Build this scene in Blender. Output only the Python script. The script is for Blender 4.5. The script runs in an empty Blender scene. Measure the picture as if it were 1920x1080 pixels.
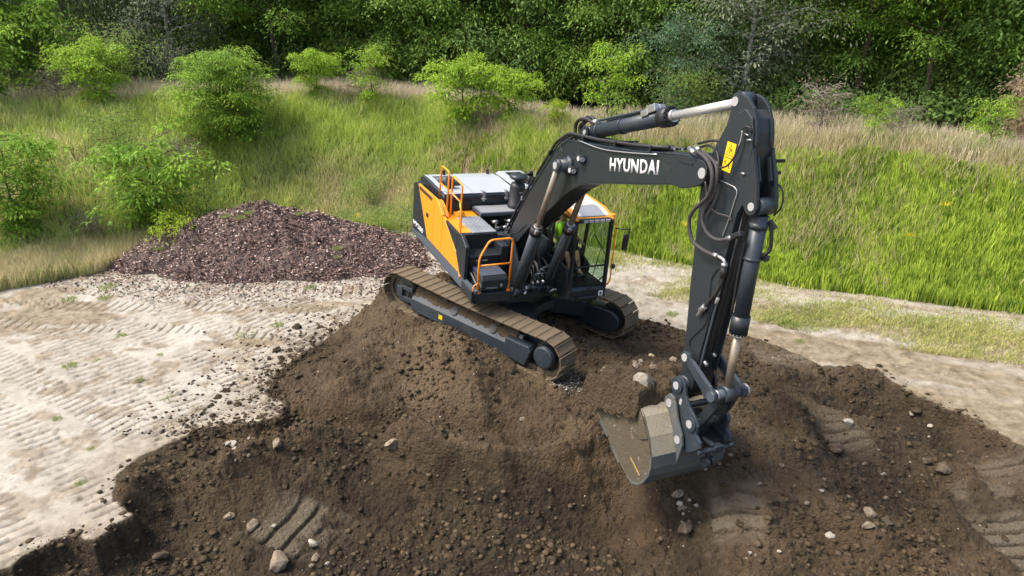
import bpy, bmesh, math, random
import numpy as np
from mathutils import Vector, Matrix, Euler

# ------------------------------------------------------------------ camera, sky, sun, exposure
SC = bpy.context.scene
CAM_H = 7.5
PITCH = math.radians(-22.5)
FPX = 1325.04                      # focal length in pixels of a 1920 px wide picture
cd = bpy.data.cameras.new("camera"); cam = bpy.data.objects.new("camera", cd)
SC.collection.objects.link(cam); SC.camera = cam
cd.sensor_width = 36.0; cd.lens = FPX / 1920 * 36.0
cd.clip_start = 0.1; cd.clip_end = 600
cam.location = (0, 0, CAM_H)
cam.rotation_euler = (math.radians(90) + PITCH, 0, 0)

SUN_EL, SUN_AZ = math.radians(58), math.radians(-95)   # azimuth from +Y, clockwise
sd = Vector((math.sin(SUN_AZ) * math.cos(SUN_EL), math.cos(SUN_AZ) * math.cos(SUN_EL), math.sin(SUN_EL)))
W = bpy.data.worlds.new("World"); SC.world = W; W.use_nodes = True
nt = W.node_tree; nt.nodes.clear()
sky = nt.nodes.new('ShaderNodeTexSky'); sky.sky_type = 'NISHITA'; sky.sun_disc = False
sky.sun_elevation = SUN_EL; sky.sun_rotation = SUN_AZ
sky.air_density = 1.0; sky.dust_density = 5.0; sky.ozone_density = 1.0
bg = nt.nodes.new('ShaderNodeBackground'); bg.inputs[1].default_value = 0.15
wo = nt.nodes.new('ShaderNodeOutputWorld')
nt.links.new(sky.outputs[0], bg.inputs[0]); nt.links.new(bg.outputs[0], wo.inputs[0])
ld = bpy.data.lights.new("sun", 'SUN'); ld.energy = 2.0; ld.angle = math.radians(12); ld.color = (1, .95, .87)
sun = bpy.data.objects.new("sun", ld); SC.collection.objects.link(sun)
sun.rotation_euler = sd.to_track_quat('Z', 'Y').to_euler()
vs = SC.view_settings
vs.view_transform = 'Standard'; vs.look = 'None'; vs.gamma = 1; vs.use_curve_mapping = False; vs.exposure = 1.05
SC.cycles.max_bounces = 6; SC.cycles.transparent_max_bounces = 6

# ------------------------------------------------------------------ small helpers
COL = SC.collection
rnd = random.Random(7)
RG = np.random.default_rng(11)

def tag(o, label=None, cat=None, group=None, kind=None):
    for k, v in (('label', label), ('category', cat), ('group', group), ('kind', kind)):
        if v: o[k] = v
    return o

def empty(name, loc=(0, 0, 0), rz=0, label=None, cat=None, group=None):
    o = bpy.data.objects.new(name, None); COL.objects.link(o)
    o.empty_display_size = .1; o.location = loc; o.rotation_euler = (0, 0, rz)
    return tag(o, label, cat, group)

def node(nt, typ, **kw):
    n = nt.nodes.new(typ)
    for k, v in kw.items():
        if k.startswith('i_'):
            n.inputs[int(k[2:]) if k[2:].isdigit() else k[2:].replace('_', ' ')].default_value = v
        else: setattr(n, k, v)
    return n

def ramp(nt, fac, stops):
    r = nt.nodes.new('ShaderNodeValToRGB'); e = r.color_ramp.elements
    while len(e) < len(stops): e.new(0.5)
    for el, (p, c) in zip(e, stops):
        el.position = p; el.color = (*c, 1) if len(c) == 3 else c
    nt.links.new(fac, r.inputs[0]); return r.outputs[0]

def noise(nt, vec, scale, detail=4, rough=.55, dist=0):
    n = node(nt, 'ShaderNodeTexNoise'); n.inputs['Scale'].default_value = scale
    n.inputs['Detail'].default_value = detail; n.inputs['Roughness'].default_value = rough
    n.inputs['Distortion'].default_value = dist
    if vec is not None: nt.links.new(vec, n.inputs['Vector'])
    return n.outputs['Fac']

def mixc(nt, fac, a, b, mode='MIX'):
    m = node(nt, 'ShaderNodeMix', data_type='RGBA', blend_type=mode)
    for s, v in ((m.inputs[0], fac), (m.inputs[6], a), (m.inputs[7], b)):
        if hasattr(v, 'is_linked') or hasattr(v, 'links'): nt.links.new(v, s)
        elif isinstance(v, (int, float)): s.default_value = v
        else: s.default_value = (*v, 1)
    return m.outputs[2]

MATS = {}
def paint(name, col, rough=.4, metal=0., dirt=.25, dirtcol=(.16, .125, .08), wear=0., bump=.05, scale=1., spec=.5, coat=0.):
    """painted or bare metal with dust, smears and a faint uneven surface"""
    m = bpy.data.materials.new(name); m.use_nodes = True; MATS[name] = m
    nt = m.node_tree; b = nt.nodes['Principled BSDF']
    tc = node(nt, 'ShaderNodeTexCoord').outputs['Object']
    n1 = noise(nt, tc, 2.2 * scale, 6, .65, .4); n2 = noise(nt, tc, 23 * scale, 3, .6)
    f = node(nt, 'ShaderNodeMath', operation='MULTIPLY'); nt.links.new(n1, f.inputs[0]); nt.links.new(n2, f.inputs[1])
    lo = .34 - .2 * dirt
    fac = ramp(nt, f.outputs[0], [(lo, (0, 0, 0)), (lo + .25, (1, 1, 1))])
    k = node(nt, 'ShaderNodeMath', operation='MULTIPLY'); nt.links.new(fac, k.inputs[0]); k.inputs[1].default_value = min(1, dirt * 1.6)
    c = mixc(nt, k.outputs[0], col, dirtcol)
    if wear:
        w = ramp(nt, noise(nt, tc, 9 * scale, 5, .7), [(.62, (0, 0, 0)), (.68, (wear,) * 3)])
        c = mixc(nt, w, c, tuple(min(1, x * 2.2 + .12) for x in col))
    nt.links.new(c, b.inputs['Base Color'])
    rr = node(nt, 'ShaderNodeMapRange'); nt.links.new(k.outputs[0], rr.inputs[0])
    rr.inputs[3].default_value = rough; rr.inputs[4].default_value = min(1, rough + .35)
    nt.links.new(rr.outputs[0], b.inputs['Roughness'])
    b.inputs['Metallic'].default_value = metal; b.inputs['Specular IOR Level'].default_value = spec
    b.inputs['Coat Weight'].default_value = coat; b.inputs['Coat Roughness'].default_value = .12
    if bump:
        bm = node(nt, 'ShaderNodeBump'); bm.inputs['Strength'].default_value = bump; bm.inputs['Distance'].default_value = .02
        nt.links.new(n2, bm.inputs['Height']); nt.links.new(bm.outputs[0], b.inputs['Normal'])
    return m

CHAR = paint('charcoal_paint', (.016, .021, .025), .40, dirt=.16, spec=.5)
CHAR2 = paint('dusty_charcoal_paint', (.024, .034, .044), .42, dirt=.28)
SKIRT = paint('lightened_charcoal_paint', (.06, .072, .09), .38, dirt=.15)  # charcoal skirt, its colour lightened for light on the upward chamfer
BLK = paint('black_plastic', (.011, .012, .014), .5, dirt=.1)
RUB = paint('black_rubber', (.014, .013, .013), .55, dirt=.2)
HOSE = paint('sleeved_hose', (.045, .04, .042), .6, dirt=.25, bump=.6, scale=5)
ORG = paint('orange_paint', (.74, .29, .018), .32, dirt=.03, coat=.3)
RAIL = paint('orange_rail_paint', (.92, .30, .03), .35, dirt=.04)
HOOD = paint('hood_sky_sheen', (.52, .55, .60), .24, metal=.2, dirt=.1, coat=.3)  # charcoal hood top with the bright sky reflection put into its base colour
GRATE = paint('grey_anti_slip_plate', (.36, .37, .38), .4, metal=.4, dirt=.2)
CHROME = paint('chromed_rod', (.62, .61, .59), .22, metal=.45, dirt=.04, bump=0)
BRONZE = paint('oily_chromed_rod', (.30, .25, .185), .24, metal=.5, dirt=.08, bump=0)
STEEL = paint('bright_steel', (.45, .45, .45), .35, metal=.8, dirt=.1)
PIN = paint('pin_cap', (.34, .34, .34), .45, dirt=.15)
TRK = paint('muddy_track_steel', (.105, .08, .05), .7, metal=.05, dirt=.85, dirtcol=(.135, .10, .058), wear=.4, bump=.5)
TRKD = paint('muddy_dark_steel', (.045, .042, .036), .65, metal=.2, dirt=.6, dirtcol=(.13, .10, .06), bump=.4)
BKT = paint('bucket_paint', (.31, .275, .195), .5, dirt=.5, dirtcol=(.15, .11, .065), wear=.35, bump=.25)
BKTD = paint('bucket_lower_paint', (.075, .09, .095), .4, dirt=.6, dirtcol=(.17, .135, .085), bump=.25)
BKTM = paint('mud_smeared_bucket_plate', (.085, .072, .048), .6, dirt=.9, dirtcol=(.075, .052, .028), wear=.6, bump=.5)
WELD = paint('yellow_scraped_paint', (.42, .25, .07), .6, dirt=.7)
WHT = paint('white_lettering', (.80, .80, .80), .4, dirt=.03, bump=0)
YEL = paint('yellow_sticker', (.85, .50, .01), .4, dirt=.05, bump=0)
BLKF = paint('black_sticker_print', (.01, .01, .01), .5, dirt=0, bump=0)
ROOFW = paint('roof_glare', (.72, .66, .60), .25, dirt=.08, coat=.4)  # white glare of the orange roof, painted as a pale colour
SEAT = paint('dark_seat_fabric', (.02, .02, .022), .8, dirt=.1)
LAMP = paint('lamp_glass', (.42, .43, .44), .1, dirt=.1, bump=0)
REDBR = paint('brown_vent', (.16, .05, .03), .5, dirt=.2)

def glass_mat(name, col, k0):
    m = bpy.data.materials.new(name); m.use_nodes = True; nt = m.node_tree; nt.nodes.clear()
    t = node(nt, 'ShaderNodeBsdfTransparent'); t.inputs[0].default_value = (*col, 1)
    g = node(nt, 'ShaderNodeBsdfGlossy'); g.inputs['Roughness'].default_value = .03
    lw_ = node(nt, 'ShaderNodeLayerWeight'); lw_.inputs[0].default_value = .5
    pw = node(nt, 'ShaderNodeMath', operation='POWER'); nt.links.new(lw_.outputs['Facing'], pw.inputs[0]); pw.inputs[1].default_value = 4
    ad = node(nt, 'ShaderNodeMath', operation='MULTIPLY_ADD'); nt.links.new(pw.outputs[0], ad.inputs[0]); ad.inputs[1].default_value = .5; ad.inputs[2].default_value = k0
    mx = node(nt, 'ShaderNodeMixShader'); nt.links.new(ad.outputs[0], mx.inputs[0])
    nt.links.new(t.outputs[0], mx.inputs[1]); nt.links.new(g.outputs[0], mx.inputs[2])
    o = node(nt, 'ShaderNodeOutputMaterial'); nt.links.new(mx.outputs[0], o.inputs[0]); return m
GLASS = glass_mat('tinted_cab_glass', (.80, .88, .84), .02)

class MB:
    """collects shapes and links them as one mesh object"""
    def __init__(s): s.v = []; s.f = []; s.sm = []
    def add(s, vs, fs, smooth=False):
        o = len(s.v); s.v += [tuple(v) for v in vs]; s.f += [tuple(i + o for i in f) for f in fs]; s.sm += [smooth] * len(fs); return s
    def box(s, x0, x1, y0, y1, z0, z1):
        v = [(x, y, z) for x in (x0, x1) for y in (y0, y1) for z in (z0, z1)]
        return s.add(v, [(0, 1, 3, 2), (4, 6, 7, 5), (0, 4, 5, 1), (2, 3, 7, 6), (0, 2, 6, 4), (1, 5, 7, 3)])
    def prism(s, poly, y0, y1, ax='y'):
        """polygon given in (x,z) pushed through y (ax='y'); (y,z) through x; (x,y) through z"""
        a = sum(poly[i][0] * poly[(i + 1) % len(poly)][1] - poly[(i + 1) % len(poly)][0] * poly[i][1] for i in range(len(poly)))
        if a < 0: poly = poly[::-1]
        n = len(poly)
        def P(p, t):
            return (p[0], t, p[1]) if ax == 'y' else (t, p[0], p[1]) if ax == 'x' else (p[0], p[1], t)
        v = [P(p, y0) for p in poly] + [P(p, y1) for p in poly]
        f = [tuple(range(n))[::-1], tuple(range(n, 2 * n))] + [(i, (i + 1) % n, n + (i + 1) % n, n + i) for i in range(n)]
        if ax == 'y': f = [t[::-1] for t in f]
        return s.add(v, f)
    def obox(s, p0, p1, w, h, up=(0, 0, 1)):
        """bar from p0 to p1, w wide, h high"""
        p0, p1 = Vector(p0), Vector(p1); d = (p1 - p0).normalized(); r = d.cross(Vector(up)).normalized(); u = r.cross(d)
        v = [p + r * a * w / 2 + u * b * h / 2 for p in (p0, p1) for a in (-1, 1) for b in (-1, 1)]
        return s.add(v, [(0, 1, 3, 2), (4, 6, 7, 5), (0, 4, 5, 1), (2, 3, 7, 6), (0, 2, 6, 4), (1, 5, 7, 3)])
    def cyl(s, p0, p1, r0, r1=None, n=20, smooth=True):
        r1 = r0 if r1 is None else r1
        p0, p1 = Vector(p0), Vector(p1); d = (p1 - p0).normalized()
        a = Vector((0, 0, 1)) if abs(d.z) < .9 else Vector((1, 0, 0)); e1 = d.cross(a).normalized(); e2 = d.cross(e1)
        v = []
        for p, r in ((p0, r0), (p1, r1)):
            v += [p + (e1 * math.cos(t) + e2 * math.sin(t)) * r for t in [2 * math.pi * i / n for i in range(n)]]
        s.add(v, [(i, (i + 1) % n, n + (i + 1) % n, n + i) for i in range(n)], smooth)
        o = len(s.v) - 2 * n
        s.f += [tuple(range(o, o + n))[::-1], tuple(range(o + n, o + 2 * n))]; s.sm += [False, False]
        return s
    def lathe(s, base, prof, n=24, axis=(0, 0, 1)):
        """profile of (r, t) pairs turned about the axis"""
        b = Vector(base); d = Vector(axis).normalized()
        a = Vector((0, 0, 1)) if abs(d.z) < .9 else Vector((1, 0, 0)); e1 = d.cross(a).normalized(); e2 = d.cross(e1)
        v = []
        for r, t in prof: v += [b + d * t + (e1 * math.cos(q) + e2 * math.sin(q)) * r for q in [2 * math.pi * i / n for i in range(n)]]
        f = [(k * n + i, k * n + (i + 1) % n, (k + 1) * n + (i + 1) % n, (k + 1) * n + i) for k in range(len(prof) - 1) for i in range(n)]
        s.add(v, f, True)
        o = len(s.v) - n * len(prof); s.f += [tuple(range(o, o + n))[::-1], tuple(range(len(s.v) - n, len(s.v)))]; s.sm += [False] * 2
        return s
    def tube(s, pts, r, n=10, curve=True, sub=6):
        P = [Vector(p) for p in pts]
        if curve and len(P) > 2:
            Q = []
            E = [P[0] * 2 - P[1]] + P + [P[-1] * 2 - P[-2]]
            for i in range(1, len(E) - 2):
                for k in range(sub):
                    t = k / sub; a, b, c, d = E[i - 1], E[i], E[i + 1], E[i + 2]
                    Q.append(.5 * ((2 * b) + (c - a) * t + (2 * a - 5 * b + 4 * c - d) * t * t + (3 * b - a - 3 * c + d) * t ** 3))
            P = Q + [P[-1]]
        v = []; e = None
        for i, p in enumerate(P):
            d = (P[min(i + 1, len(P) - 1)] - P[max(i - 1, 0)]).normalized()
            if e is None:
                a = Vector((0, 0, 1)) if abs(d.z) < .9 else Vector((1, 0, 0)); e = d.cross(a).normalized()
            e = (e - d * e.dot(d)).normalized(); g = d.cross(e)
            v += [p + (e * math.cos(t) + g * math.sin(t)) * r for t in [2 * math.pi * k / n for k in range(n)]]
        m = len(P)
        f = [(k * n + i, k * n + (i + 1) % n, (k + 1) * n + (i + 1) % n, (k + 1) * n + i) for k in range(m - 1) for i in range(n)]
        s.add(v, f, True)
        o = len(s.v) - n * m; s.f += [tuple(range(o, o + n))[::-1], tuple(range(len(s.v) - n, len(s.v)))]; s.sm += [False] * 2
        return s
    def rail(s, pts, r, bend=.09, n=10):
        """bent pipe with rounded corners"""
        P = [Vector(p) for p in pts]; Q = [P[0]]
        for i in range(1, len(P) - 1):
            a = (P[i - 1] - P[i]); b = (P[i + 1] - P[i]); k = min(bend, a.length * .45, b.length * .45)
            A = P[i] + a.normalized() * k; B = P[i] + b.normalized() * k
            for t in (0, .25, .5, .75, 1): Q.append(A * (1 - t) ** 2 + P[i] * 2 * t * (1 - t) + B * t * t)
        Q.append(P[-1]); return s.tube(Q, r, n, curve=False)
    def build(s, name, mat, parent=None, bevel=0., seg=2, mats=None, fm=None):
        me = bpy.data.meshes.new(name); me.from_pydata(s.v, [], s.f)
        me.materials.append(mat)
        me.polygons.foreach_set('use_smooth', s.sm)
        bm = bmesh.new(); bm.from_mesh(me); bmesh.ops.recalc_face_normals(bm, faces=bm.faces); bm.to_mesh(me); bm.free()
        me.update()
        o = bpy.data.objects.new(name, me); COL.objects.link(o)
        if parent: o.parent = parent
        if bevel:
            b = o.modifiers.new('bevel', 'BEVEL'); b.width = bevel; b.segments = seg; b.limit_method = 'ANGLE'; b.angle_limit = math.radians(35); b.harden_normals = False
        return o

def text_mesh(name, s, mat, parent, origin, xdir, ydir, width, height, depth=.004, bold=.012):
    """lettering as a thin solid, laid on a plane"""
    cu = bpy.data.curves.new(name, 'FONT'); cu.body = s; cu.extrude = 0; cu.offset = bold; cu.resolution_u = 3; cu.space_character = 1.10
    t = bpy.data.objects.new(name, cu); COL.objects.link(t)
    bpy.context.view_layer.update()
    me = bpy.data.meshes.new_from_object(t.evaluated_get(bpy.context.evaluated_depsgraph_get()))
    bpy.data.objects.remove(t)
    n = len(me.vertices); co = np.empty(n * 3); me.vertices.foreach_get('co', co); co = co.reshape(-1, 3)
    lo = co.min(0); hi = co.max(0); co = (co - lo) / np.maximum(hi - lo, 1e-6)
    X = np.array(xdir, float); Y = np.array(ydir, float); O = np.array(origin, float)
    P = O + co[:, :1] * X * width + co[:, 1:2] * Y * height
    me.vertices.foreach_set('co', P.ravel()); me.materials.append(mat); me.update()
    o = bpy.data.objects.new(name, me); COL.objects.link(o); o.parent = parent
    sm = o.modifiers.new('thick', 'SOLIDIFY'); sm.thickness = depth; sm.offset = 0
    return o
# ------------------------------------------------------------------ the excavator
MW = Matrix(((0.4191, 0.9023, 0.1009, 0), (-0.9048, 0.4243, -0.0364, 0), (-0.0757, -0.0760, 0.9942, 0), (0, 0, 0, 1)))
q = MW.to_quaternion(); MW = q.to_matrix().to_4x4()
MW.translation = Vector((-0.10, 15.33, 0.31))
SWING = math.radians(27.39)
exc = empty('excavator', label='dark grey and orange crawler excavator working on a mound of brown soil', cat='excavator')
exc.matrix_basis = MW
def mw(p): return MW @ Vector(p)
def lw(p):
    return MW @ (Matrix.Rotation(SWING, 4, 'Z') @ Vector(p))

def cpy(o, parent, M=None, name=None):
    c = o.copy(); COL.objects.link(c); c.parent = parent
    if M is not None: c.matrix_basis = M @ o.matrix_basis
    return c

MUD = paint('caked_mud', (.075, .054, .032), .95, dirt=.5, dirtcol=(.13, .095, .058), bump=.8, spec=.2)
def undercarriage():
    R = Matrix.Rotation(SWING, 4, 'Z')
    parts = []
    # car body
    m = MB(); m.cyl((0, 0, .78), (0, 0, 1.0), .78, n=40)
    m.prism([(.25, -1.1), (1.15, -1.08), (1.0, -.45), (.95, 0), (1.0, .45), (.3, .6), (-.3, .6), (-1., .45), (-.95, 0), (-1., -.45), (-1.15, -1.08), (-.25, -1.1)], .60, .80, 'z')
    c = m.build('centre_frame', TRKD, exc, .02); parts.append(c)
    for sx in (1, -1):
        for sy in (1, -1):
            m = MB()
            a = [(.25 * sx, .45 * sy), (.95 * sx, .30 * sy), (1.55 * sx, 1.12 * sy), (.85 * sx, 1.12 * sy)]
            top = [(x, y, .90 if i < 2 else .72) for i, (x, y) in enumerate(a)]; bot = [(x, y, .48 if i < 2 else .30) for i, (x, y) in enumerate(a)]
            m.add(top + bot, [(0, 1, 2, 3), (7, 6, 5, 4), (0, 4, 5, 1), (1, 5, 6, 2), (2, 6, 7, 3), (3, 7, 4, 0)])
            parts.append(m.build('frame_leg', CHAR, exc, .03))
    m = MB(); m.cyl((0, 0, 1.0), (0, 0, 1.14), .70, n=40); m.cyl((0, 0, 1.0), (0, 0, 1.07), .79, n=40)
    for k in range(36):
        t = k * math.pi / 18; m.cyl((.745 * math.cos(t), .745 * math.sin(t), 1.07), (.745 * math.cos(t), .745 * math.sin(t), 1.10), .018, n=6, smooth=False)
    parts.append(m.build('swing_bearing', TRKD, exc))
    # path of the track chain
    r = .435; xc = 2.1; zc = .50; n = 50
    pts = []
    for k in range(400):
        s = k / 400
        L = 2 * xc; A = math.pi * r; tot = 2 * L + 2 * A; d = s * tot
        if d < L: x = -xc + d; z = zc + r - .05 * math.sin(math.pi * d / L); a = 0
        elif d < L + A: t = (d - L) / r; x = xc + r * math.sin(t); z = zc + r * math.cos(t); a = t
        elif d < 2 * L + A: x = xc - (d - L - A); z = zc - r; a = math.pi
        else: t = (d - 2 * L - A) / r; x = -xc - r * math.sin(t); z = zc - r * math.cos(t); a = math.pi + t
        pts.append((x, z, a))
    w = .30; p = tot / n
    sh = MB(); sh.prism([(-p * .485, 0), (p * .455, 0), (p * .465, .016), (p * .40, .030), (p * .1, .024), (-p * .2, .026), (-p * .40, .030), (-p * .455, .046), (-p * .485, .046)], -w, w)
    for gy in (-.08, .08): sh.box(-p * .45, p * .45, gy - .03, gy + .03, -.10, 0)
    first = None
    for side in (-1, 1):
        yc = 1.34 * side
        m = MB()
        prof = [(xc - .0 + .0, 0)]
        # dark link band that carries the shoes
        outer = [(x, z) for x, z, a in pts[::8]]
        inner = [(x * .965, zc + (z - zc) * .74) for x, z in outer]
        k = len(outer); V = []
        for y in (yc - .10, yc + .10): V += [(x, y, z) for x, z in outer] + [(x, y, z) for x, z in inner]
        F = []
        for i in range(k):
            j = (i + 1) % k
            F += [(i, j, k + j, k + i), (2 * k + i, 3 * k + i, 3 * k + j, 2 * k + j), (i, 2 * k + i, 2 * k + j, j), (k + i, k + j, 3 * k + j, 3 * k + i)]
        m.add(V, F)
        t = m.build('track', TRKD, exc); parts.append(t)
        for i in range(n):
            x, z, a = pts[int((i + .5) * 400 / n) % 400]
            if first is None: first = sh.build('track_shoe', TRK, t, .004, 1); o = first
            else: o = first.copy(); COL.objects.link(o); o.parent = t
            jit = rnd.uniform(-.012, .012)
            o.matrix_basis = Matrix.Translation((x, yc, z)) @ Matrix.Rotation(a + jit, 4, 'Y')
        # idler, sprocket, rollers
        for q in range(8):
            x = -1.5 + q * 3.0 / 7
            m = MB(); m.cyl((x, yc - .16, .19), (x, yc + .16, .19), .085, n=16); m.cyl((x, yc - .2, .19), (x, yc - .14, .19), .10, n=16); m.cyl((x, yc + .14, .19), (x, yc + .2, .19), .10, n=16)
            o = m.build('track_roller', TRKD, t)
        m = MB(); m.cyl((-xc + .03, yc - .09, zc), (-xc + .03, yc + .09, zc), .33, n=32); m.cyl((-xc + .03, yc - .13, zc), (-xc + .03, yc + .13, zc), .20, n=24)
        m.build('idler_wheel', TRKD, t)
        m = MB()
        gear = []
        for q in range(21 * 4):
            rr = .345 if (q % 4) in (0, 1) else .29; gear.append((xc + rr * math.cos(q * 2 * math.pi / 84), zc + rr * math.sin(q * 2 * math.pi / 84)))
        m.prism(gear, yc - .035, yc + .035); m.build('drive_sprocket', TRKD, t)
        # side frame: five sided box section, pushed along x by hand
        m = MB(); o_ = -1 if side < 0 else 1
        sec = [(-.22, .12), (-.22, .66), (.02, .68), (.20, .43), (.215, .2), (.17, .12)]
        V = []
        for x in (-1.72, 1.42): V += [(x, yc + o_ * a_, z_) for a_, z_ in sec]
        q = len(sec); m.add(V, [tuple(range(q)), tuple(range(q, 2 * q))] + [(i, (i + 1) % q, q + (i + 1) % q, q + i) for i in range(q)])
        f = m.build('track_frame', CHAR2, exc, .015); parts.append(f)
        m = MB()
        for zz in (.62, .34):
            m.box(-2.12, -1.70, yc + o_ * .13, yc + o_ * .20, zz - .055, zz + .055)
        m.box(-2.2, -2.02, yc + o_ * .12, yc + o_ * .21, .34, .62)
        m.box(-2.12, -1.70, yc - o_ * .13, yc - o_ * .20, .30, .66)
        m.build('idler_yoke', CHAR2, f, .012)
        m = MB(); m.box(-1.5, 1.2, yc + o_ * .213, yc + o_ * .228, .16, .20); m.build('frame_edge_strip', STEEL if False else CHAR2, f)
        V = []; q_ = 60; rr_ = random.Random(9 + side)
        for i_ in range(q_ + 1):
            x_ = -1.70 + 3.0 * i_ / q_; wv = rr_.uniform(.0, .05); V += [(x_, yc + o_ * (-.20), .672 + rr_.uniform(0, .03)), (x_, yc + o_ * (.02 + wv * .2), .684 + rr_.uniform(0, .035)), (x_, yc + o_ * (.10 + wv), .60 - wv * .9), (x_, yc + o_ * (.115 + wv), .56 - wv * 1.3)]
        m = MB(); m.add(V, [(4 * i_ + a_, 4 * i_ + a_ + 1, 4 * i_ + 5 + a_, 4 * i_ + 4 + a_) for i_ in range(q_) for a_ in range(3)], True); m.build('caked_mud', MUD, f)
        for xx in (-.46, .66):       # oval holes of the upper deck
            m = MB(); ang = math.atan2(.25, -.18 * o_)
            cx_, cy_, cz_ = xx, yc + o_ * .11, .560
            nn = Vector((0, o_ * .81, .58)).normalized()
            m.cyl(Vector((cx_, cy_, cz_)) - nn * .05, Vector((cx_, cy_, cz_)) + nn * .03, .10, n=24); m.build('deck_hole', BLKF, f)
        if side < 0:
            m = MB(); m.box(-.83, -.72, yc - .218, yc - .212, .26, .36); m.build('yellow_label', YEL, f)
        # motor guard and hub
        m = MB(); m.prism([(1.10, .16), (1.10, .60), (1.72, .60), (1.78, .52), (1.66, .14)], yc + o_ * .03, yc + o_ * .26); m.build('motor_guard', CHAR2, f, .02)
        m = MB(); m.lathe((xc - .02, yc, zc), [(.25, 0), (.25, .19), (.235, .205), (.235, .235), (.215, .25), (.05, .252)], 36, (0, o_, 0))
        for k_ in range(12):
            t_ = k_ * math.pi / 6; m.cyl((xc - .02 + .185 * math.cos(t_), yc + o_ * .25, zc + .185 * math.sin(t_)), (xc - .02 + .185 * math.cos(t_), yc + o_ * .262, zc + .185 * math.sin(t_)), .014, n=6, smooth=False)
        m.build('final_drive', CHAR2, f, .006)
        m = MB()                     # rounded inner motor cover
        cov = [(1.35, .22), (1.35, .66), (1.75, .72)] + [(2.1 + .30 * math.cos(t_), .46 + .27 * math.sin(t_)) for t_ in np.linspace(1.4, -1.5, 10)] + [(1.7, .16)]
        m.prism(cov, yc - o_ * .33, yc - o_ * .12); m.build('inner_motor_cover', CHAR, f, .03)
        m = MB()                     # return rollers
        for x in (-.75, .75): m.cyl((x, yc - .12, .74), (x, yc + .12, .74), .06, n=14)
        m.build('return_roller', TRKD, f)
    for o in parts:
        o.matrix_basis = R @ o.matrix_basis
undercarriage()

def bolts(m, pts, r=.012, h=.008, ax=(0, 0, 1)):
    a = Vector(ax)
    for p in pts: m.cyl(Vector(p), Vector(p) + a * h, r, n=6, smooth=False)

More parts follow.
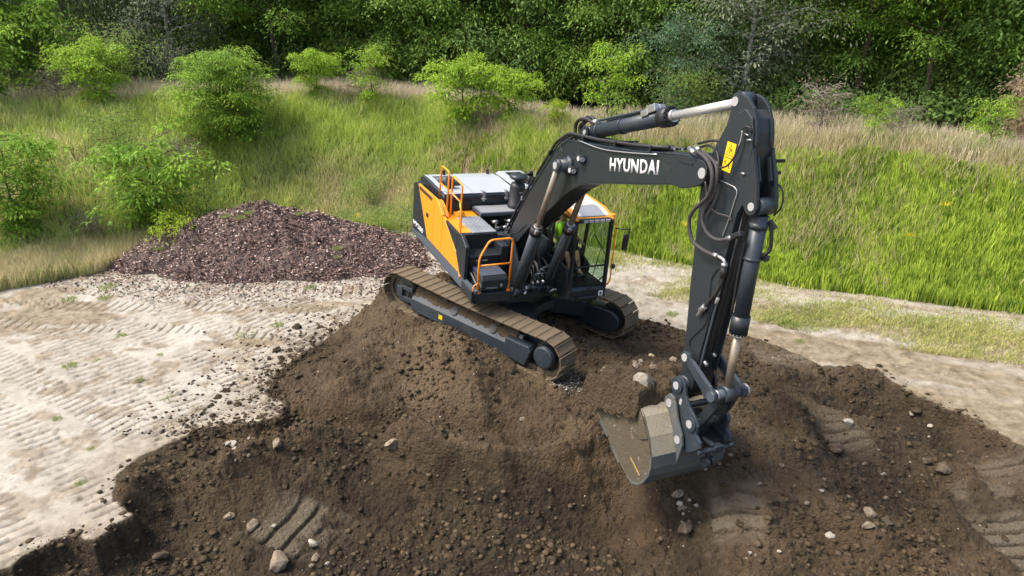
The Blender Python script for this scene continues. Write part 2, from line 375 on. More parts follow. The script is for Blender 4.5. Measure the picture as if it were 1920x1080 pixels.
def upper():
    # deck
    m = MB(); m.box(-2.8, .86, -1.40, 1.42, 1.17, 1.38); m.box(.86, 1.18, -1.40, -.56, 1.2, 1.38)
    m.build('main_deck', CHAR, exc, .02)
    m = MB()
    sec = [(-1.44, 1.20), (-1.50, 1.25), (-1.50, 1.31), (-1.455, 1.49), (-1.40, 1.49), (-1.40, 1.20)]
    m.prism(sec, -3.02, 1.22, 'x')
    m.build('side_skirt', SKIRT, exc, .01)
    m = MB(); m.box(.5, 1.22, -1.5, -.56, 1.19, 1.42); m.box(-.1, .5, -1.44, -.56, 1.38, 1.42)
    pf = m.build('front_step_platform', CHAR, exc, .012)
    m = MB(); m.box(.75, 1.20, -.72, -.57, 1.421, 1.429); m.build('tread_plate', GRATE, pf)
    # counterweight
    m = MB(); pl = [(-2.66, -1.488), (-2.80, -1.488)]
    for t in np.linspace(-1, 1, 21):
        pl.append((-3.42 + .50 * abs(t) ** 3, -t * -1.46))
    pl += [(-2.80, 1.488), (-2.66, 1.488)]
    m.prism(pl, 1.30, 2.60, 'z')
    cwt = m.build('counterweight', CHAR, exc, .07, 4)
    m = MB(); m.prism([(-3.0, 2.55), (-2.70, 2.64), (-1.86, 1.50), (-2.98, 1.36)], -1.492, -1.44)
    m.build('side_wedge_panel', CHAR, cwt, .012)
    text_mesh('model_number', 'HX380', WHT, cwt, (-2.90, -1.4965, 1.49), (1, 0, 0.0), (0, 0, 1), .76, .125, .004, .02)
    # right hand engine door side
    m = MB(); m.prism([(-2.68, 2.62), (-1.50, 2.64), (-1.50, 1.50), (-1.86, 1.50)], -1.488, -1.42)
    sd_ = m.build('side_door', ORG, exc, .012)
    m = MB(); m.prism([(-1.49, 2.645), (-1.36, 2.64), (-1.16, 2.58), (-.90, 2.43), (-.885, 1.50), (-1.49, 1.50)], -1.488, -1.42)
    sd2 = m.build('side_door', ORG, exc, .012)
    m = MB(); m.prism([(-.875, 2.40), (-.74, 2.365), (.02, 1.92), (.31, 1.50), (-.875, 1.50)], -1.488, -1.42)
    sd3 = m.build('side_door', ORG, exc, .012)
    m = MB(); m.prism([(-.72, 2.36), (.05, 2.34), (.03, 1.93)], -1.486, -1.42); m.build('dark_corner_panel', CHAR, exc, .008)
    m = MB(); m.prism([(.06, 2.34), (.24, 2.42), (.60, 2.22), (.60, 1.48), (.34, 1.50), (.05, 1.90)], -1.49, -1.40); m.build('side_fin', CHAR, exc, .015)
    m = MB(); m.prism([(-2.60, 2.60), (-1.60, 2.60), (-1.64, 2.51), (-2.54, 2.51)], -1.494, -1.48)
    v = m.build('side_vent', REDBR, sd_, .004)
    m = MB()
    for zz in (2.53, 2.56, 2.585): m.box(-2.52, -1.66, -1.498, -1.492, zz - .006, zz + .006)
    m.build('vent_slats', BLK, v)
    m = MB(); m.box(-1.99, -1.83, -1.4955, -1.485, 2.02, 2.12); m.build('door_handle', BLK, sd_, .004)
    # upper tank box with the walkway
    m = MB(); m.box(-1.40, .02, -1.44, -.56, 1.5, 2.33); tk = m.build('tank_box', ORG, exc, .025, 3)
    m = MB(); m.prism([(-1.49, 2.60), (-1.38, 2.60), (-1.18, 2.54), (-.92, 2.38), (-.92, 2.30), (-1.49, 2.30)], -1.42, -1.30); m.build('tank_shoulder', ORG, tk, .02)
    m = MB(); m.box(-.92, .10, -1.14, -.58, 2.332, 2.352)
    g = m.build('anti_slip_plate', GRATE, tk, .004)
    m = MB(); bolts(m, [(x, y, 2.352) for x in np.arange(-.82, .05, .145) for y in np.arange(-1.05, -.62, .10)], .02, .009); m.build('plate_studs', GRATE, g)
    m = MB(); m.box(.0, .13, -1.38, -.56, 1.5, 2.325); m.build('tank_front_panel', CHAR, tk, .015)
    m = MB(); m.cyl((-.98, -1.02, 2.33), (-.98, -1.02, 2.42), .10); m.cyl((-.98, -1.02, 2.42), (-.98, -1.02, 2.46), .075); m.build('filler_cap', ORG, tk, .008)
    m = MB(); m.cyl((-1.2, -1.16, 2.33), (-1.2, -1.16, 2.40), .05); m.build('fuel_cap', BLK, tk, .006)
        # steps
    m = MB(); m.box(.13, .56, -1.36, -.66, 1.42, 1.94); s1 = m.build('upper_step_box', BLK, exc, .025, 3)
    m = MB(); m.box(.11, .58, -1.38, -.64, 1.94, 2.0); m.build('step_lid', CHAR, s1, .015)
    m = MB(); m.box(.561, .566, -1.22, -1.10, 1.87, 1.90); m.box(.561, .566, -1.06, -.95, 1.87, 1.90); m.build('step_stickers', PIN, s1)
    m = MB(); m.prism([(.60, 1.42), (1.16, 1.42), (1.20, 1.50), (1.20, 1.70), (1.13, 1.77), (.60, 1.77)], -1.32, -.72); tb = m.build('tool_box', CHAR, exc, .025, 3)
    m = MB(); m.box(.60, 1.12, -1.30, -.74, 1.772, 1.785); m.build('tool_box_lid', SKIRT, tb, .006)
    m = MB(); m.box(1.2, 1.206, -.93, -.80, 1.52, 1.64); l = m.build('lock_plate', BLK, tb, .003)
    m = MB(); m.box(1.206, 1.21, -.90, -.85, 1.54, 1.60); m.build('lock', PIN, l)
    text_mesh('tool_box_lettering', 'HYUNDAI', PIN, tb, (1.203, -1.22, 1.50), (0, 1, 0), (0, 0, 1), .26, .045, .003, .01)
    m = MB(); m.obox((.66, -1.36, 1.66), (1.10, -1.36, 1.50), .015, .02); m.build('silver_strip', STEEL, tb)
    # hood
    m = MB(); m.prism([(-1.40, 2.36), (-1.40, 2.66), (-1.46, 2.72), (-2.60, 2.755), (-3.0, 2.73), (-3.12, 2.62), (-3.14, 2.36)], -1.30, 1.36)
    hd = m.build('engine_hood', CHAR, exc, .05, 3)
    pan = [(-1.45, 2.735), (-2.60, 2.768), (-2.98, 2.745), (-2.98, 2.73), (-2.60, 2.755), (-1.45, 2.715)]
    for y0, y1 in ((-1.24, -.52), (-.50, .62)):
        m = MB(); m.prism(pan, y0, y1); p_ = m.build('hood_panel', HOOD, hd, .012)
        if y0 < -1:
            m = MB()
            for k in range(9):
                x = -2.72 + k * .088; m.box(x, x + .03, -1.12, -.62, 2.757, 2.774)
            m.build('louvre_slots', BLKF, p_)
    m = MB(); m.prism([(-1.55, 2.74), (-1.62, 2.83), (-2.75, 2.86), (-2.95, 2.74)], .66, 1.34); rp = m.build('raised_hood_panel', HOOD, hd, .03)
    m = MB()
    for k in range(10): m.box(-2.6 + k * .09, -2.57 + k * .09, .80, 1.24, 2.84, 2.872)
    m.build('louvre_slots', BLK, rp)
    for y in (-.28, .32):
        m = MB(); m.box(-1.52, -1.39, y - .045, y + .045, 2.70, 2.765); m.box(-1.40, -1.375, y - .03, y + .03, 2.54, 2.72); m.cyl((-1.375, y - .06, 2.6), (-1.375, y + .06, 2.6), .018, n=8)
        m.build('hood_latch', STEEL, hd, .006)
    m = MB(); m.box(-1.395, -1.37, -.10, .14, 2.66, 2.70); m.build('hood_grip', BLK, hd, .006)
    for y in (-.75, .45):
        m = MB(); m.prism([(-2.98, 2.74), (-2.86, 2.74), (-2.88, 2.86), (-2.92, 2.88), (-2.96, 2.86)], y - .03, y + .03); m.build('lifting_hook', BLK, hd, .01)
    m = MB(); m.prism([(-1.98, 2.76), (-1.76, 2.76), (-1.78, 2.97), (-1.95, 2.99)], -1.06, -.90); m.build('rear_camera_housing', BLK, hd, .012)
    m = MB(); m.box(-1.46, -1.385, -1.28, -.60, 2.34, 2.60); gv = m.build('intake_grille', BLK, exc)
    m = MB()
    for k in range(16): m.box(-1.385, -1.372, -1.25 + k * .04, -1.235 + k * .04, 2.36, 2.55)
    m.build('grille_bars', CHAR2, gv)
    m = MB(); m.box(-1.46, -1.36, -.56, .95, 1.4, 2.46); bolts(m, [(-1.36, y, 2.40) for y in (-.5, -.2, .1, .4, .7)], .014, .01, (1, 0, 0)); m.build('engine_bay_panel', CHAR, exc, .01)
    m = MB(); m.box(-1.36, -.82, -.58, .75, 2.36, 2.44); wk = m.build('engine_walkway', SKIRT, exc, .01)
    m = MB(); m.box(-1.33, -.86, -.54, .7, 2.441, 2.448); bolts(m, [(x, y, 2.448) for x in (-1.3, -.9) for y in (-.5, -.1, .3, .65)], .012, .006); m.build('anti_slip_plate', GRATE, wk)
    # pump bay: dark floor, hoses, clamps
    m = MB(); m.box(-1.36, .1, -.56, .50, 1.4, 1.95); pb = m.build('pump_bay', BLK, exc, .02)
    r2 = random.Random(5)
    for k in range(9):
        y = r2.uniform(-.5, .3); x0 = r2.uniform(-.8, -.6); z = r2.uniform(2.0, 2.26)
        m = MB(); m.tube([(x0, y, z), (x0 + .2, y + r2.uniform(-.1, .1), z + .07), (x0 + .45, y + r2.uniform(-.15, .15), z), (x0 + .65, y + r2.uniform(-.2, .2), z - .2), (x0 + .75, y, 1.8)], r2.uniform(.018, .034), 8)
        h = m.build('hydraulic_hose', RUB if k % 3 else HOSE, pb)
        m = MB(); m.cyl((x0 + .2, y - .05, z + .05), (x0 + .23, y + .05, z + .08), .04, n=10); m.build('hose_clamp', STEEL, h)
    m = MB(); m.box(-.25, .15, -.55, -.36, 1.9, 2.28); m.cyl((-.1, -.44, 2.28), (-.1, -.44, 2.38), .06); m.build('valve_cover', CHAR2, pb, .03)
    m = MB(); m.box(.1, .55, -.64, -.44, 1.4, 2.18); m.build('battery_cover', CHAR, exc, .03)
    # pre-cleaner
    m = MB(); c0 = (-1.12, .45, 2.44)
    m.lathe(c0, [(.19, 0), (.20, .02), (.20, .10), (.185, .11), (.185, .52), (.16, .60), (.085, .63), (.085, .70)], 28)
    pc = m.build('air_precleaner', BLK, exc)
    m = MB(); m.lathe((c0[0], c0[1], c0[2] + .70), [(.17, 0), (.215, .03), (.215, .075), (.19, .11), (.05, .125)], 28); m.build('precleaner_cap', CHAR, pc)
    m = MB(); m.box(-.945, -.935, .42, .50, 2.85, 2.875); m.build('precleaner_label', PIN, pc)
    m = MB(); m.cyl((-1.7, 1.05, 2.8), (-1.7, 1.05, 3.05), .09); m.cyl((-1.7, 1.05, 3.05), (-1.75, 1.05, 3.12), .085); m.build('exhaust_pipe', BLK, exc)
    # hand rails
    rl = .021
    m = MB(); m.rail([(-1.66, -1.30, 2.58), (-1.63, -1.30, 3.36), (-1.12, -1.30, 3.36), (-1.13, -1.30, 2.36)], rl); m.rail([(-.97, -1.27, 2.33), (-.97, -1.27, 3.32), (-.37, -1.27, 3.28), (-.36, -1.27, 2.33)], rl)
    m.rail([(-1.64, -1.30, 2.94), (-.97, -1.28, 2.92), (-.37, -1.27, 2.88)], rl * .85, .02)
    hr = m.build('top_hand_rail', RAIL, exc)
    m = MB(); m.rail([(-.37, -1.27, 2.88), (.02, -1.46, 3.0), (.13, -1.46, 2.86), (.20, -1.46, 1.50), (.36, -1.46, 1.46)], rl, .10); m.cyl((.36, -1.46, 1.44), (.36, -1.46, 1.49), .045)
    m.build('long_hand_rail', RAIL, exc)
    m = MB()
    for p in ((-1.13, -1.30, 2.33), (-.97, -1.27, 2.33), (-.36, -1.27, 2.33)): m.box(p[0] - .06, p[0] + .06, p[1] - .05, p[1] + .05, p[2], p[2] + .02)
    m.build('rail_foot', RAIL, hr, .004)
    m = MB(); m.rail([(1.18, -1.40, 1.42), (1.18, -1.42, 2.22), (1.18, -1.22, 2.60), (1.18, -.70, 2.61), (1.18, -.68, 1.42)], .023, .10); m.rail([(1.18, -1.41, 2.04), (1.18, -.69, 2.05)], .02)
    m.box(1.12, 1.22, -1.43, -1.36, 1.42, 1.44); m.box(1.12, 1.22, -.73, -.64, 1.42, 1.44); m.build('front_hand_rail', RAIL, exc)
    m = MB(); m.rail([(1.20, -1.50, 1.30), (1.20, -1.52, 1.60), (1.20, -1.41, 1.66)], .014, .05); m.build('mirror_bracket', RAIL, exc)
    m = MB(); m.box(1.19, 1.25, -1.56, -1.49, 1.24, 1.50); mi = m.build('low_mirror', BLK, exc, .015)
upper()

def cab():
    X0, X1, Y0, Y1 = -.02, 1.66, .50, 1.44      # rear, front, right, left
    m = MB(); m.prism([(-.05, 1.22), (1.50, 1.22), (1.70, 1.30), (1.70, 1.50), (1.62, 1.56), (-.05, 1.56)], Y0, Y1)
    cb = m.build('cab', CHAR, exc, .02, 3)
    m = MB(); m.prism([(.55, 1.56), (1.60, 1.56), (1.44, 1.95), (.95, 2.02), (.8, 1.95), (.55, 1.95)], Y0, Y0 + .05); m.build('side_panel', CHAR, cb, .01)
    m = MB(); m.box(X0, .55, Y0, Y0 + .06, 1.56, 2.25); m.box(X0, X0 + .05, Y0, Y1, 1.56, 2.30); m.build('rear_cab_wall', CHAR, cb, .015)
    m = MB(); m.prism([(-.05, 1.56), (.95, 1.56), (.95, 1.75), (-.05, 2.1)], Y1 - .06, Y1); m.build('left_cab_wall', CHAR, cb, .01)
    m = MB(); m.box(1.70, 1.80, .72, 1.20, 1.31, 1.38); m.box(1.64, 1.73, .70, 1.24, 1.24, 1.33); m.build('cab_front_bar', BLK, cb, .02)
    m = MB(); m.box(1.701, 1.706, 1.26, 1.37, 1.33, 1.45); m.build('white_sticker', WHT, cb)
    m = MB(); m.box(1.706, 1.709, 1.29, 1.34, 1.36, 1.42); m.build('sticker_print', CHAR2, cb)
    # pillars
    def ax(z): return 1.66 - (z - 1.5) * .075     # raked windscreen plane
    zt = 3.04
    for nm, y in (('front_pillar', Y0 + .035), ('front_pillar', Y1 - .035)):
        m = MB(); m.obox((ax(1.5), y, 1.5), (ax(zt), y, zt), .07, .09, (1, 0, 0)); m.build(nm, BLK, cb, .015)
    for y in (Y0 + .03, Y1 - .03):
        m = MB(); m.obox((X0 + .05, y, 1.9), (X0 + .10, y, zt), .06, .10, (1, 0, 0)); m.build('rear_pillar', BLK, cb, .012)
        m = MB(); m.obox((.62, y, 1.56), (.66, y, zt), .05, .09, (1, 0, 0)); m.build('door_pillar', BLK, cb, .012)
        m = MB(); m.box(X0, ax(zt), y - .03, y + .03, zt - .03, zt + .04); m.build('roof_rail', BLK, cb, .01)
    for bb in ((ax(zt) - .05, ax(zt) + .03, Y0, Y1, zt - .05, zt + .03), (X0, X0 + .08, Y0, Y1, zt - .04, zt + .04), (ax(2.02) - .03, ax(2.02) + .015, Y0 + .06, Y1 - .06, 2.0, 2.03)): m = MB(); m.box(*bb); m.build('window_bar', BLK, cb, .008)
    # glass
    def pane(nm, vs_):
        m = MB(); n_ = (Vector(vs_[1]) - Vector(vs_[0])).cross(Vector(vs_[2]) - Vector(vs_[0])).normalized() * .006
        a = [Vector(v) for v in vs_]; m.add(a + [v + n_ for v in a], [(0, 1, 2, 3), (7, 6, 5, 4), (0, 4, 5, 1), (1, 5, 6, 2), (2, 6, 7, 3), (3, 7, 4, 0)]); return m.build(nm, GLASS, cb)
    pane('windscreen', [(ax(2.03), Y0 + .07, 2.03), (ax(2.03), Y1 - .07, 2.03), (ax(3.0), Y1 - .07, 3.0), (ax(3.0), Y0 + .07, 3.0)])
    pane('lower_windscreen', [(ax(1.55), Y0 + .07, 1.56), (ax(1.55), Y1 - .07, 1.56), (ax(2.0), Y1 - .07, 2.0), (ax(2.0), Y0 + .07, 2.0)])
    pane('right_window', [(.70, Y0 + .02, 1.97), (1.50, Y0 + .02, 1.97), (1.52, Y0 + .02, 3.0), (.70, Y0 + .02, 3.0)])
    pane('right_rear_window', [(.08, Y0 + .02, 2.25), (.62, Y0 + .02, 2.25), (.62, Y0 + .02, 3.0), (.10, Y0 + .02, 3.0)])
    pane('door_window', [(.70, Y1 - .03, 1.60), (1.56, Y1 - .03, 1.60), (1.52, Y1 - .03, 3.0), (.70, Y1 - .03, 3.0)])
    pane('left_rear_window', [(.08, Y1 - .03, 2.05), (.62, Y1 - .03, 2.05), (.62, Y1 - .03, 3.0), (.10, Y1 - .03, 3.0)])
    # roof
    m = MB(); m.prism([(X0 - .05, 3.06), (X0 - .02, 3.16), (.4, 3.23), (1.2, 3.20), (1.56, 3.10), (1.60, 3.05)], Y0 - .02, Y1 + .02)
    rf = m.build('cab_roof', ORG, cb, .03, 3)
    m = MB(); m.prism([(.02, 3.18), (.4, 3.243), (1.2, 3.213), (1.50, 3.130), (1.50, 3.10), (1.2, 3.19), (.4, 3.22), (.02, 3.15)], Y0 + .09, Y1 - .09); m.build('roof_glare_sheet', ROOFW, rf, .006)  # sheet that carries the painted glare on the orange roof
    m = MB(); m.prism([(1.06, 3.226), (1.22, 3.222), (1.53, 3.135), (1.53, 3.11), (1.2, 3.19), (1.06, 3.20)], Y0 + .17, Y1 - .20); m.build('roof_hatch', GRATE, rf, .012)
    m = MB(); m.prism([(1.50, 3.02), (1.50, 3.10), (1.64, 3.09), (1.66, 3.04)], Y0 + .08, Y1 - .10); vz = m.build('roof_visor', BLK, rf, .008)
    for k in range(5):
        y = Y0 + .20 + k * .135
        m = MB(); m.box(1.64, 1.668, y - .05, y + .05, 3.03, 3.085); m.build('roof_lamp', LAMP, vz, .006)
    for y in (Y0 + .03, Y1 - .0):
        m = MB(); m.cyl((1.48, y, 3.06), (1.48, y, 3.14), .075, n=18); m.build('corner_glare', RAIL, rf, .02)  # round orange caps standing for glare at the roof corners
    # wiper, rail, mirror
    m = MB(); m.tube([(1.69, 1.28, 1.60), (1.62, 1.10, 1.80), (1.58, 1.22, 2.4)], .008, 6, curve=False); m.obox((1.60, .98, 2.75), (1.64, 1.30, 2.30), .012, .02); m.obox((1.70, .92, 1.46), (1.69, 1.34, 1.80), .02, .02)
    m.build('wiper', BLK, cb)
    m = MB(); m.rail([(1.52, 1.46, 3.02), (1.58, 1.53, 2.9), (1.62, 1.54, 2.1), (1.66, 1.54, 1.65), (1.66, 1.47, 1.55)], .018, .1); m.build('cab_hand_rail', RAIL, cb)
    m = MB(); m.cyl((1.64, 1.53, 1.98), (1.64, 1.60, 1.98), .055); m.build('round_mirror', BLK, cb, .01)
    m = MB(); m.rail([(1.58, 1.50, 2.84), (1.72, 1.66, 2.86), (1.72, 1.78, 2.86), (1.72, 1.78, 2.66)], .013, .05)
    ar = m.build('mirror_arm', BLK, cb)
    m = MB(); m.box(1.68, 1.74, 1.66, 1.80, 2.38, 2.74); m.build('wing_mirror', BLK, ar, .025, 3)
    # inside
    m = MB(); m.box(.10, .55, .72, 1.22, 1.56, 1.80); m.box(.12, .62, .74, 1.20, 1.80, 1.94); st = m.build('driver_seat', SEAT, cb, .05, 3)
    m = MB(); m.obox((.14, .97, 1.92), (.02, .97, 2.62), .46, .12, (1, 0, 0)); m.build('seat_back', SEAT, st, .05, 3)
    for y in (.64, 1.30):
        m = MB(); m.box(.25, .80, y - .06, y + .06, 1.90, 2.02); cs = m.build('side_console', BLK, cb, .03)
        m = MB(); m.tube([(.72, y, 2.02), (.74, y, 2.12), (.72, y, 2.20)], .022, 8); m.build('joystick', RUB, cs)
    m = MB(); m.box(.05, 1.62, Y0 + .06, Y1 - .06, 1.562, 1.58); m.build('cab_floor', RUB, cb)
    m = MB(); m.obox((1.28, .62, 2.05), (1.28, .62, 2.45), .04, .04); m.box(1.22, 1.27, .58, .84, 2.25, 2.50); m.build('monitor', BLK, cb, .01)
    for y in (.86, 1.06):
        m = MB(); m.obox((1.30, y, 1.62), (1.42, y, 1.72), .09, .03); m.obox((1.34, y, 1.6), (1.30, y, 2.05), .018, .018); m.build('travel_pedal', CHAR2, cb)
cab()

def boom_and_arm():
    hb = .33; hl = .10
    B = [(0.10, 1.85), (.20, 1.70), (.42, 1.74), (.64, 2.28), (1.10, 2.78), (1.65, 3.27), (2.07, 3.64), (2.31, 3.87), (2.58, 4.09), (2.88, 4.27), (3.21, 4.41), (3.52, 4.50), (4.63, 4.82),
         (5.41, 5.06), (5.40, 5.50), (4.3, 5.25), (2.22, 4.90), (1.82, 4.62), (1.47, 4.17), (.99, 3.56), (.60, 2.98), (.24, 2.35)]
    m = MB(); m.prism(B, -hb, hl)
    bm_ = m.build('boom', CHAR, exc, .012)
    # nose ears, flared outward to hold the arm pin
    for s in (-1, 1):
        m = MB(); m.prism([(5.30, 5.03), (5.62, 5.06), (5.95, 5.20), (6.03, 5.27), (6.06, 5.38), (6.04, 5.48), (5.96, 5.55), (5.56, 5.545), (5.30, 5.49)], s * .225, s * (.37 if s < 0 else .30))
        m.build('boom_nose', CHAR, bm_, .012)
        m = MB(); yq = .37 if s < 0 else .30; m.cyl((5.97, s * yq, 5.385), (5.97, s * (yq + .012), 5.385), .075, n=24); m.build('arm_pin', PIN, bm_, .003)
        m = MB(); m.obox((5.42, s * .375, 5.42), (5.75, s * .375, 5.45), .012, .03); m.build('nose_rib', CHAR, bm_)
    m = MB()       # underside flange seen along the bottom edge
    low = B[3:14]
    V = []
    for (x, z) in low: V += [(x, -hb - .012, z - .014), (x, hl + .012, z - .014), (x, hl + .012, z + .004), (x, -hb - .012, z + .004)]
    k = len(low); F = [(4 * i + a, 4 * i + (a + 1) % 4, 4 * i + 4 + (a + 1) % 4, 4 * i + 4 + a) for i in range(k - 1) for a in range(4)] + [(0, 1, 2, 3), (4 * k - 4, 4 * k - 1, 4 * k - 2, 4 * k - 3)]
    m.add(V, F); m.build('bottom_plate', CHAR, bm_)
    m = MB()
    top = B[14:21]; V = []
    for (x, z) in top: V += [(x, -hb - .012, z - .004), (x, hl + .012, z - .004), (x, hl + .012, z + .014), (x, -hb - .012, z + .014)]
    k = len(top); F = [(4 * i + a, 4 * i + (a + 1) % 4, 4 * i + 4 + (a + 1) % 4, 4 * i + 4 + a) for i in range(k - 1) for a in range(4)] + [(0, 1, 2, 3), (4 * k - 4, 4 * k - 1, 4 * k - 2, 4 * k - 3)]
    m.add(V, F); m.build('top_plate', CHAR2, bm_)
    m = MB(); m.cyl((.28, -.46, 1.92), (.28, .30, 1.92), .16, n=28); m.build('boom_foot_pin', CHAR, bm_)
    for s in (-1, 1):        # boom cylinder boss
        m = MB(); m.lathe((2.36, -hb if s < 0 else hl, 4.47), [(.19, 0), (.17, .05), (.12, .09), (.12, .20)], 28, (0, s, 0)); m.build('cylinder_boss', CHAR2, bm_)
    text_mesh('boom_lettering', 'HYUNDAI', WHT, bm_, (3.70, -hb - .0035, 4.755), (.972, 0, .235), (-.19, 0, .98), 1.325, .222, .003, .024)
    for x, z in ((2.86, 4.74), (2.62, 4.46)):
        m = MB(); m.box(x - .07, x + .07, -hb - .12, -hb - .03, z - .065, z + .065); m.box(x - .02, x + .02, -hb - .06, -hb, z - .10, z - .05)
        lp = m.build('work_lamp', BLK, bm_, .015)
        m = MB(); m.cyl((x, -hb - .12, z), (x, -hb - .128, z), .045); m.cyl((x + .07, -hb - .075, z), (x + .078, -hb - .075, z), .045); m.build('lamp_lens', LAMP, lp)
    # pipes along the top edge
    def along(y, dz, x0=.30, x1=5.2, nose=None):
        P = [(.10, y, 2.35 + dz), (.50, y, 3.02 + dz * .6), (.92, y, 3.62 + dz * .6), (1.40, y, 4.22 + dz * .7), (1.76, y, 4.70 + dz * .8), (2.20, y, 4.96 + dz), (3.2, y, 5.085 + dz), (4.3, y, 5.27 + dz), (5.1, y, 5.44 + dz)]
        return P + (nose or [])
    specs = [(-.31, .075, .028, RUB), (-.25, .05, .018, CHAR2), (-.205, .045, .014, STEEL), (-.16, .05, .022, RUB), (-.10, .05, .016, CHAR2), (-.05, .045, .012, STEEL), (.0, .06, .022, RUB), (.06, .05, .020, CHAR2)]
    for i, (y, dz, r, mt) in enumerate(specs):
        m = MB(); m.rail(along(y, dz), r, .12); m.build('boom_pipe', mt, bm_)
    m = MB(); m.tube([(2.6, -hb - .02, 5.0), (3.4, -hb - .02, 5.05), (4.2, -hb - .02, 5.20), (4.9, -hb - .02, 5.36)], .012, 8); m.build('lube_line', STEEL, bm_)
    for x, z in ((.68, 3.25), (1.16, 3.90), (1.60, 4.47), (2.75, 5.03), (3.75, 5.19), (4.70, 5.36)):
        dx, dz = ((.07, .09) if x < 2 else (.10, .02))
        m = MB(); m.obox((x, -.36, z + .04), (x, .10, z + .04), .045, .09); m.build('pipe_clamp', STEEL if x < 1.2 else BLK, bm_, .008)
    m = MB(); m.tube([(2.40, -.42, 4.62), (2.36, -.50, 4.72), (2.2, -.46, 4.80), (2.05, -.36, 4.78)], .008, 6); m.tube([(2.6, -.42, 4.58), (2.7, -.44, 4.66), (2.72, -.40, 4.75), (2.68, -.35, 4.9)], .008, 6); m.build('thin_cable', BLK, bm_)
    # arm cylinder
    for s in (-1, 1):
        m = MB(); m.prism([(2.18, 4.90), (2.40, 5.20), (2.46, 5.235), (2.54, 5.21), (2.58, 5.12), (2.62, 4.97)], s * .13, s * .17); m.build('cylinder_bracket', CHAR, bm_, .006)
        m = MB(); m.cyl((2.49, s * .17, 5.12), (2.49, s * .182, 5.12), .045); m.build('bracket_pin', PIN, bm_)
    a0, a1 = Vector((2.49, 0, 5.12)), Vector((6.06, 0, 6.38)); d = (a1 - a0).normalized()
    m = MB(); m.cyl((2.49, -.12, 5.12), (2.49, .12, 5.12), .10); m.cyl(a0, a0 + d * 2.12, .125, n=28); m.cyl(a0 + d * .22, a0 + d * .28, .14, n=28); m.cyl(a0 + d * .95, a0 + d * 1.0, .14, n=28)
    ac = m.build('arm_cylinder', CHAR2, exc)
    m = MB(); m.cyl(a0 + d * 2.05, a0 + d * 2.26, .158, n=28)
    for k in range(14):
        t = k * math.pi / 7; u = Vector((0, 1, 0)); w_ = d.cross(u); c = u * math.cos(t) * .14 + w_ * math.sin(t) * .14
        m.cyl(a0 + d * 2.24 + c, a0 + d * 2.29 + c, .017, n=6, smooth=False)
    m.build('cylinder_gland', BLK, ac)
    m = MB(); m.cyl(a0 + d * 2.26, a0 + d * 2.34, .095, n=24); m.build('rod_wiper', STEEL, ac)
    m = MB(); m.cyl(a0 + d * 2.3, a1 - d * .05, .068, n=28); m.build('chrome_rod', CHROME, ac)
    m = MB(); m.cyl(a1 + Vector((0, -.10, 0)), a1 + Vector((0, .10, 0)), .13, n=28); m.build('rod_eye', CHAR2, ac)
    up = d.cross(Vector((0, 1, 0))) * -1
    if up.z < 0: up = -up
    def al(t, o, y): return a0 + d * t + up * o + Vector((0, y, 0))
    m = MB(); m.tube([al(.3, .17, -.05), al(.9, .165, -.06), al(1.5, .165, -.06), al(1.9, .17, -.05)], .022, 8); m.build('cylinder_pipe', CHAR2, ac)
    m = MB(); m.tube([al(.4, .15, .06), al(1.0, .16, .07), al(1.9, .17, .05)], .022, 8); m.build('cylinder_pipe', BLK, ac)
    m = MB(); m.obox(al(1.80, .15, -.09), al(2.02, .17, -.09), .09, .12); m.obox(al(1.9, .18, 0), al(2.05, .18, 0), .10, .07); m.obox(al(1.66, .10, -.12), al(1.84, .12, -.12), .05, .10); m.build('port_block', STEEL, ac, .012)
    for k, (y, h) in enumerate(((-.07, .34), (.05, .38), (.0, .28))):
        m = MB(); m.tube([(2.05 + .02 * k, y, 4.9), (1.98 + .03 * k, y, 5.12), (2.10 + .03 * k, y, 4.92 + h), (2.36, y, 5.32 + .02 * k), (2.62, y * .8, 5.30), (2.78, y * .7, 5.33)], .032, 10); m.build('looped_hose', RUB, ac)
    m = MB(); m.cyl(al(.06, .17, -.04), al(.24, .155, -.04), .045, n=12); m.cyl(al(.10, .16, .05), al(.26, .15, .05), .045, n=12); m.build('hose_fitting', STEEL, ac)
    # boom cylinders
    for s in (-1, 1):
        yb = -.53 if s < 0 else .22; b0, b1 = Vector((1.25, yb, 1.46)), Vector((2.34, yb, 4.47)); e = (b1 - b0).normalized()
        m = MB(); m.cyl(b0, b0 + e * 1.62, .112, n=28); m.cyl(b0 + Vector((0, -.08, 0)), b0 + Vector((0, .08, 0)), .14)
        bc = m.build('boom_cylinder', CHAR2 if s < 0 else CHAR, exc)
        m = MB(); m.cyl(b0 + e * 1.55, b0 + e * 1.72, .128, n=28); m.build('cylinder_gland', BLK, bc)
        m = MB(); m.cyl(b0 + e * 1.72, b0 + e * 1.76, .085, n=20); m.obox(b0 + e * 1.60 + Vector((.1, -.06, .0)), b0 + e * 1.70 + Vector((.12, -.06, .0)), .07, .06); m.build('rod_wiper', STEEL, bc, .01)
        m = MB(); m.cyl(b0 + e * 1.7, b1 - e * .06, .060, n=24); m.build('chrome_rod', BRONZE, bc)
        m = MB(); m.cyl(b1 + Vector((0, -.07, 0)), b1 + Vector((0, .07, 0)), .115, n=24); m.build('rod_eye', CHAR2, bc)
        m = MB(); m.cyl(b1 + Vector((0, s * .07, 0)), b1 + Vector((0, s * .082, 0)), .07); m.build('pin_cap', PIN, bc, .003)
        m = MB(); m.tube([b0 + e * .25 + Vector((.16, -s * .05, 0)), b0 + e * 1.0 + Vector((.17, -s * .05, 0)), b0 + e * 1.5 + Vector((.15, -s * .05, 0))], .02, 8); m.build('cylinder_pipe', BLK, bc)
